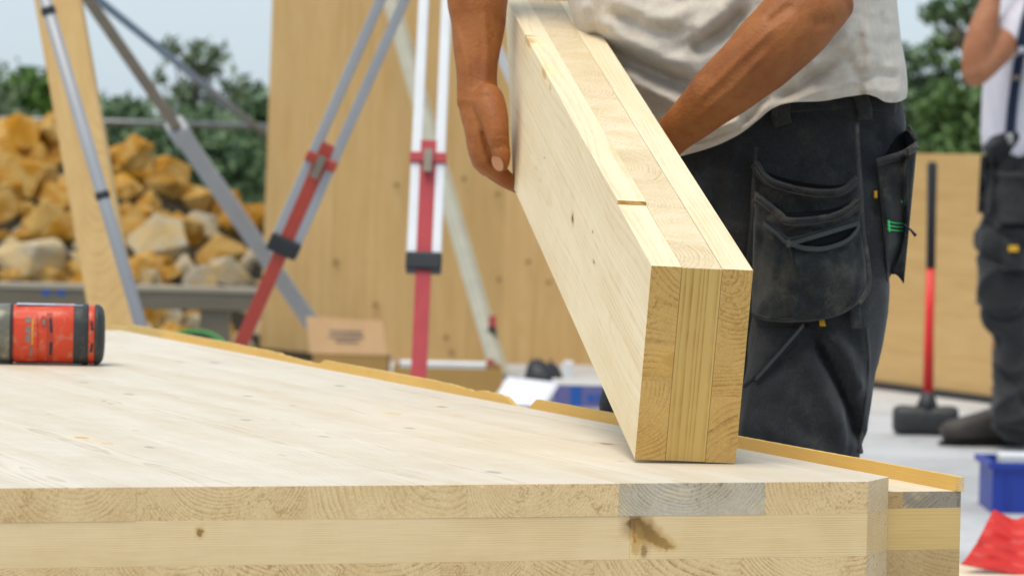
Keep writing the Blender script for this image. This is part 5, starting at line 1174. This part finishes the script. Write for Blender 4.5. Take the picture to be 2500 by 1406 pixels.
wrap('brace_strap', [(2520, -10), (2502, 60), (2486, 160), (2473, 250), (2466, 330)], 24, M['navy']); wrap('brace_buckle', [(2482, 184), (2481, 196)], 28, M['brown_metal'], .012); wrap('brace_clip', [(2466, 325), (2464, 350)], 16, M['beige'], .012)
M['trouser2'] = cloth('grey_work_trouser', (.020, .021, .022), (.055, .052, .047), dscale=7., dstr=.7)
mb = MB(); mb.add(*limb([(2510, 335, Zw, 98, 1.2), (2505, 420, Zw, 104, 1.2), (2500, 520, Zw, 100, 1.2), (2500, 580, Zw, 90, 1.2)], 22, 20, sup=2.4))
mb.add(*limb([(2478, 480, Zw - .06, 80, 1.05), (2462, 620, Zw - .09, 78, 1.05), (2450, 740, Zw - .1, 66, 1.1), (2466, 860, Zw - .1, 54, 1.15), (2474, 960, Zw - .1, 50, 1.2), (2476, 1040, Zw - .1, 54, 1.2)], 20, 30)); mb.add(*limb([(2535, 480, Zw + .08, 80, 1.05), (2570, 740, Zw + .1, 66, 1.1), (2625, 960, Zw + .1, 52, 1.2), (2640, 1035, Zw + .1, 52, 1.2)], 20, 30))
V, Fc, N_ = remesh(mb, .008, 4, .5)
for i in range(len(V)): V[i] += N_[i] * (noise.noise(Vector((V[i][0] * 9, V[i][1] * 9, V[i][2] * 9))) * .014 - (1 - abs(noise.noise(Vector((V[i][0] * 5 + V[i][2] * 3, V[i][1] * 5, V[i][2] * 8))))) ** 6 * .026 + (1 - abs(noise.noise(Vector((V[i][0] * 5 - V[i][2] * 4, V[i][1] * 5 + 4, V[i][2] * 7))))) ** 6 * .018)
t2 = mesh('trousers', V, Fc, M['trouser2'], man2, smooth=True); BV3 = BVHTree.FromPolygons(V.tolist(), Fc)
def pk(name, x0, x1, y0, y1, mat, off, slant=0):
    V = []
    for L in (off, .001):
        for j in range(6):
            for i in range(6):
                x_, y_ = x0 + (x1 - x0) * i / 5 + slant * j / 5, y0 + (y1 - y0) * j / 5; h = BV3.ray_cast(V3(CAM), V3(ray(x_, y_))); z_ = (np.array(h[0]) - CAM) @ FWD if h[0] is not None else Zw - .12
                V.append(P(x_, y_, z_ - L))
    Fc = [(j * 6 + i, j * 6 + i + 1, (j + 1) * 6 + i + 1, (j + 1) * 6 + i) for j in range(5) for i in range(5)] + [(j * 6, (j + 1) * 6, (j + 1) * 6 + 36, j * 6 + 36) for j in range(5)] + [(j * 6 + 41, (j + 1) * 6 + 41, (j + 1) * 6 + 5, j * 6 + 5) for j in range(5)] + [(i + 1, i, i + 36, i + 37) for i in range(5)] + [(30 + i, 31 + i, 67 + i, 66 + i) for i in range(5)]
    return mesh(name, V, Fc, mat, t2, smooth=False)
pk('holster_pocket', 2440, 2530, 430, 545, M['trouser2'], .022); pk('pocket_hem', 2438, 2530, 420, 432, M['beige'] if False else M['hem'], .026, 0); pk('thigh_pocket', 2445, 2530, 560, 660, M['trouser2'], .03); pk('yellow_tag', 2462, 2486, 600, 614, M['orange_tag'], .036); pk('hip_pocket', 2394, 2428, 380, 520, M['trouser2'], .02, -8)
boot(np.array([G(2438, 1088, 0)[0], G(2438, 1088, 0)[1], 0]), (-.97, -.24, 0), man2, 1.05); c_ = G(2640, 1062, 0); boot(np.array([c_[0], c_[1], 0]), (-.95, -.3, 0), man2, 1.05)
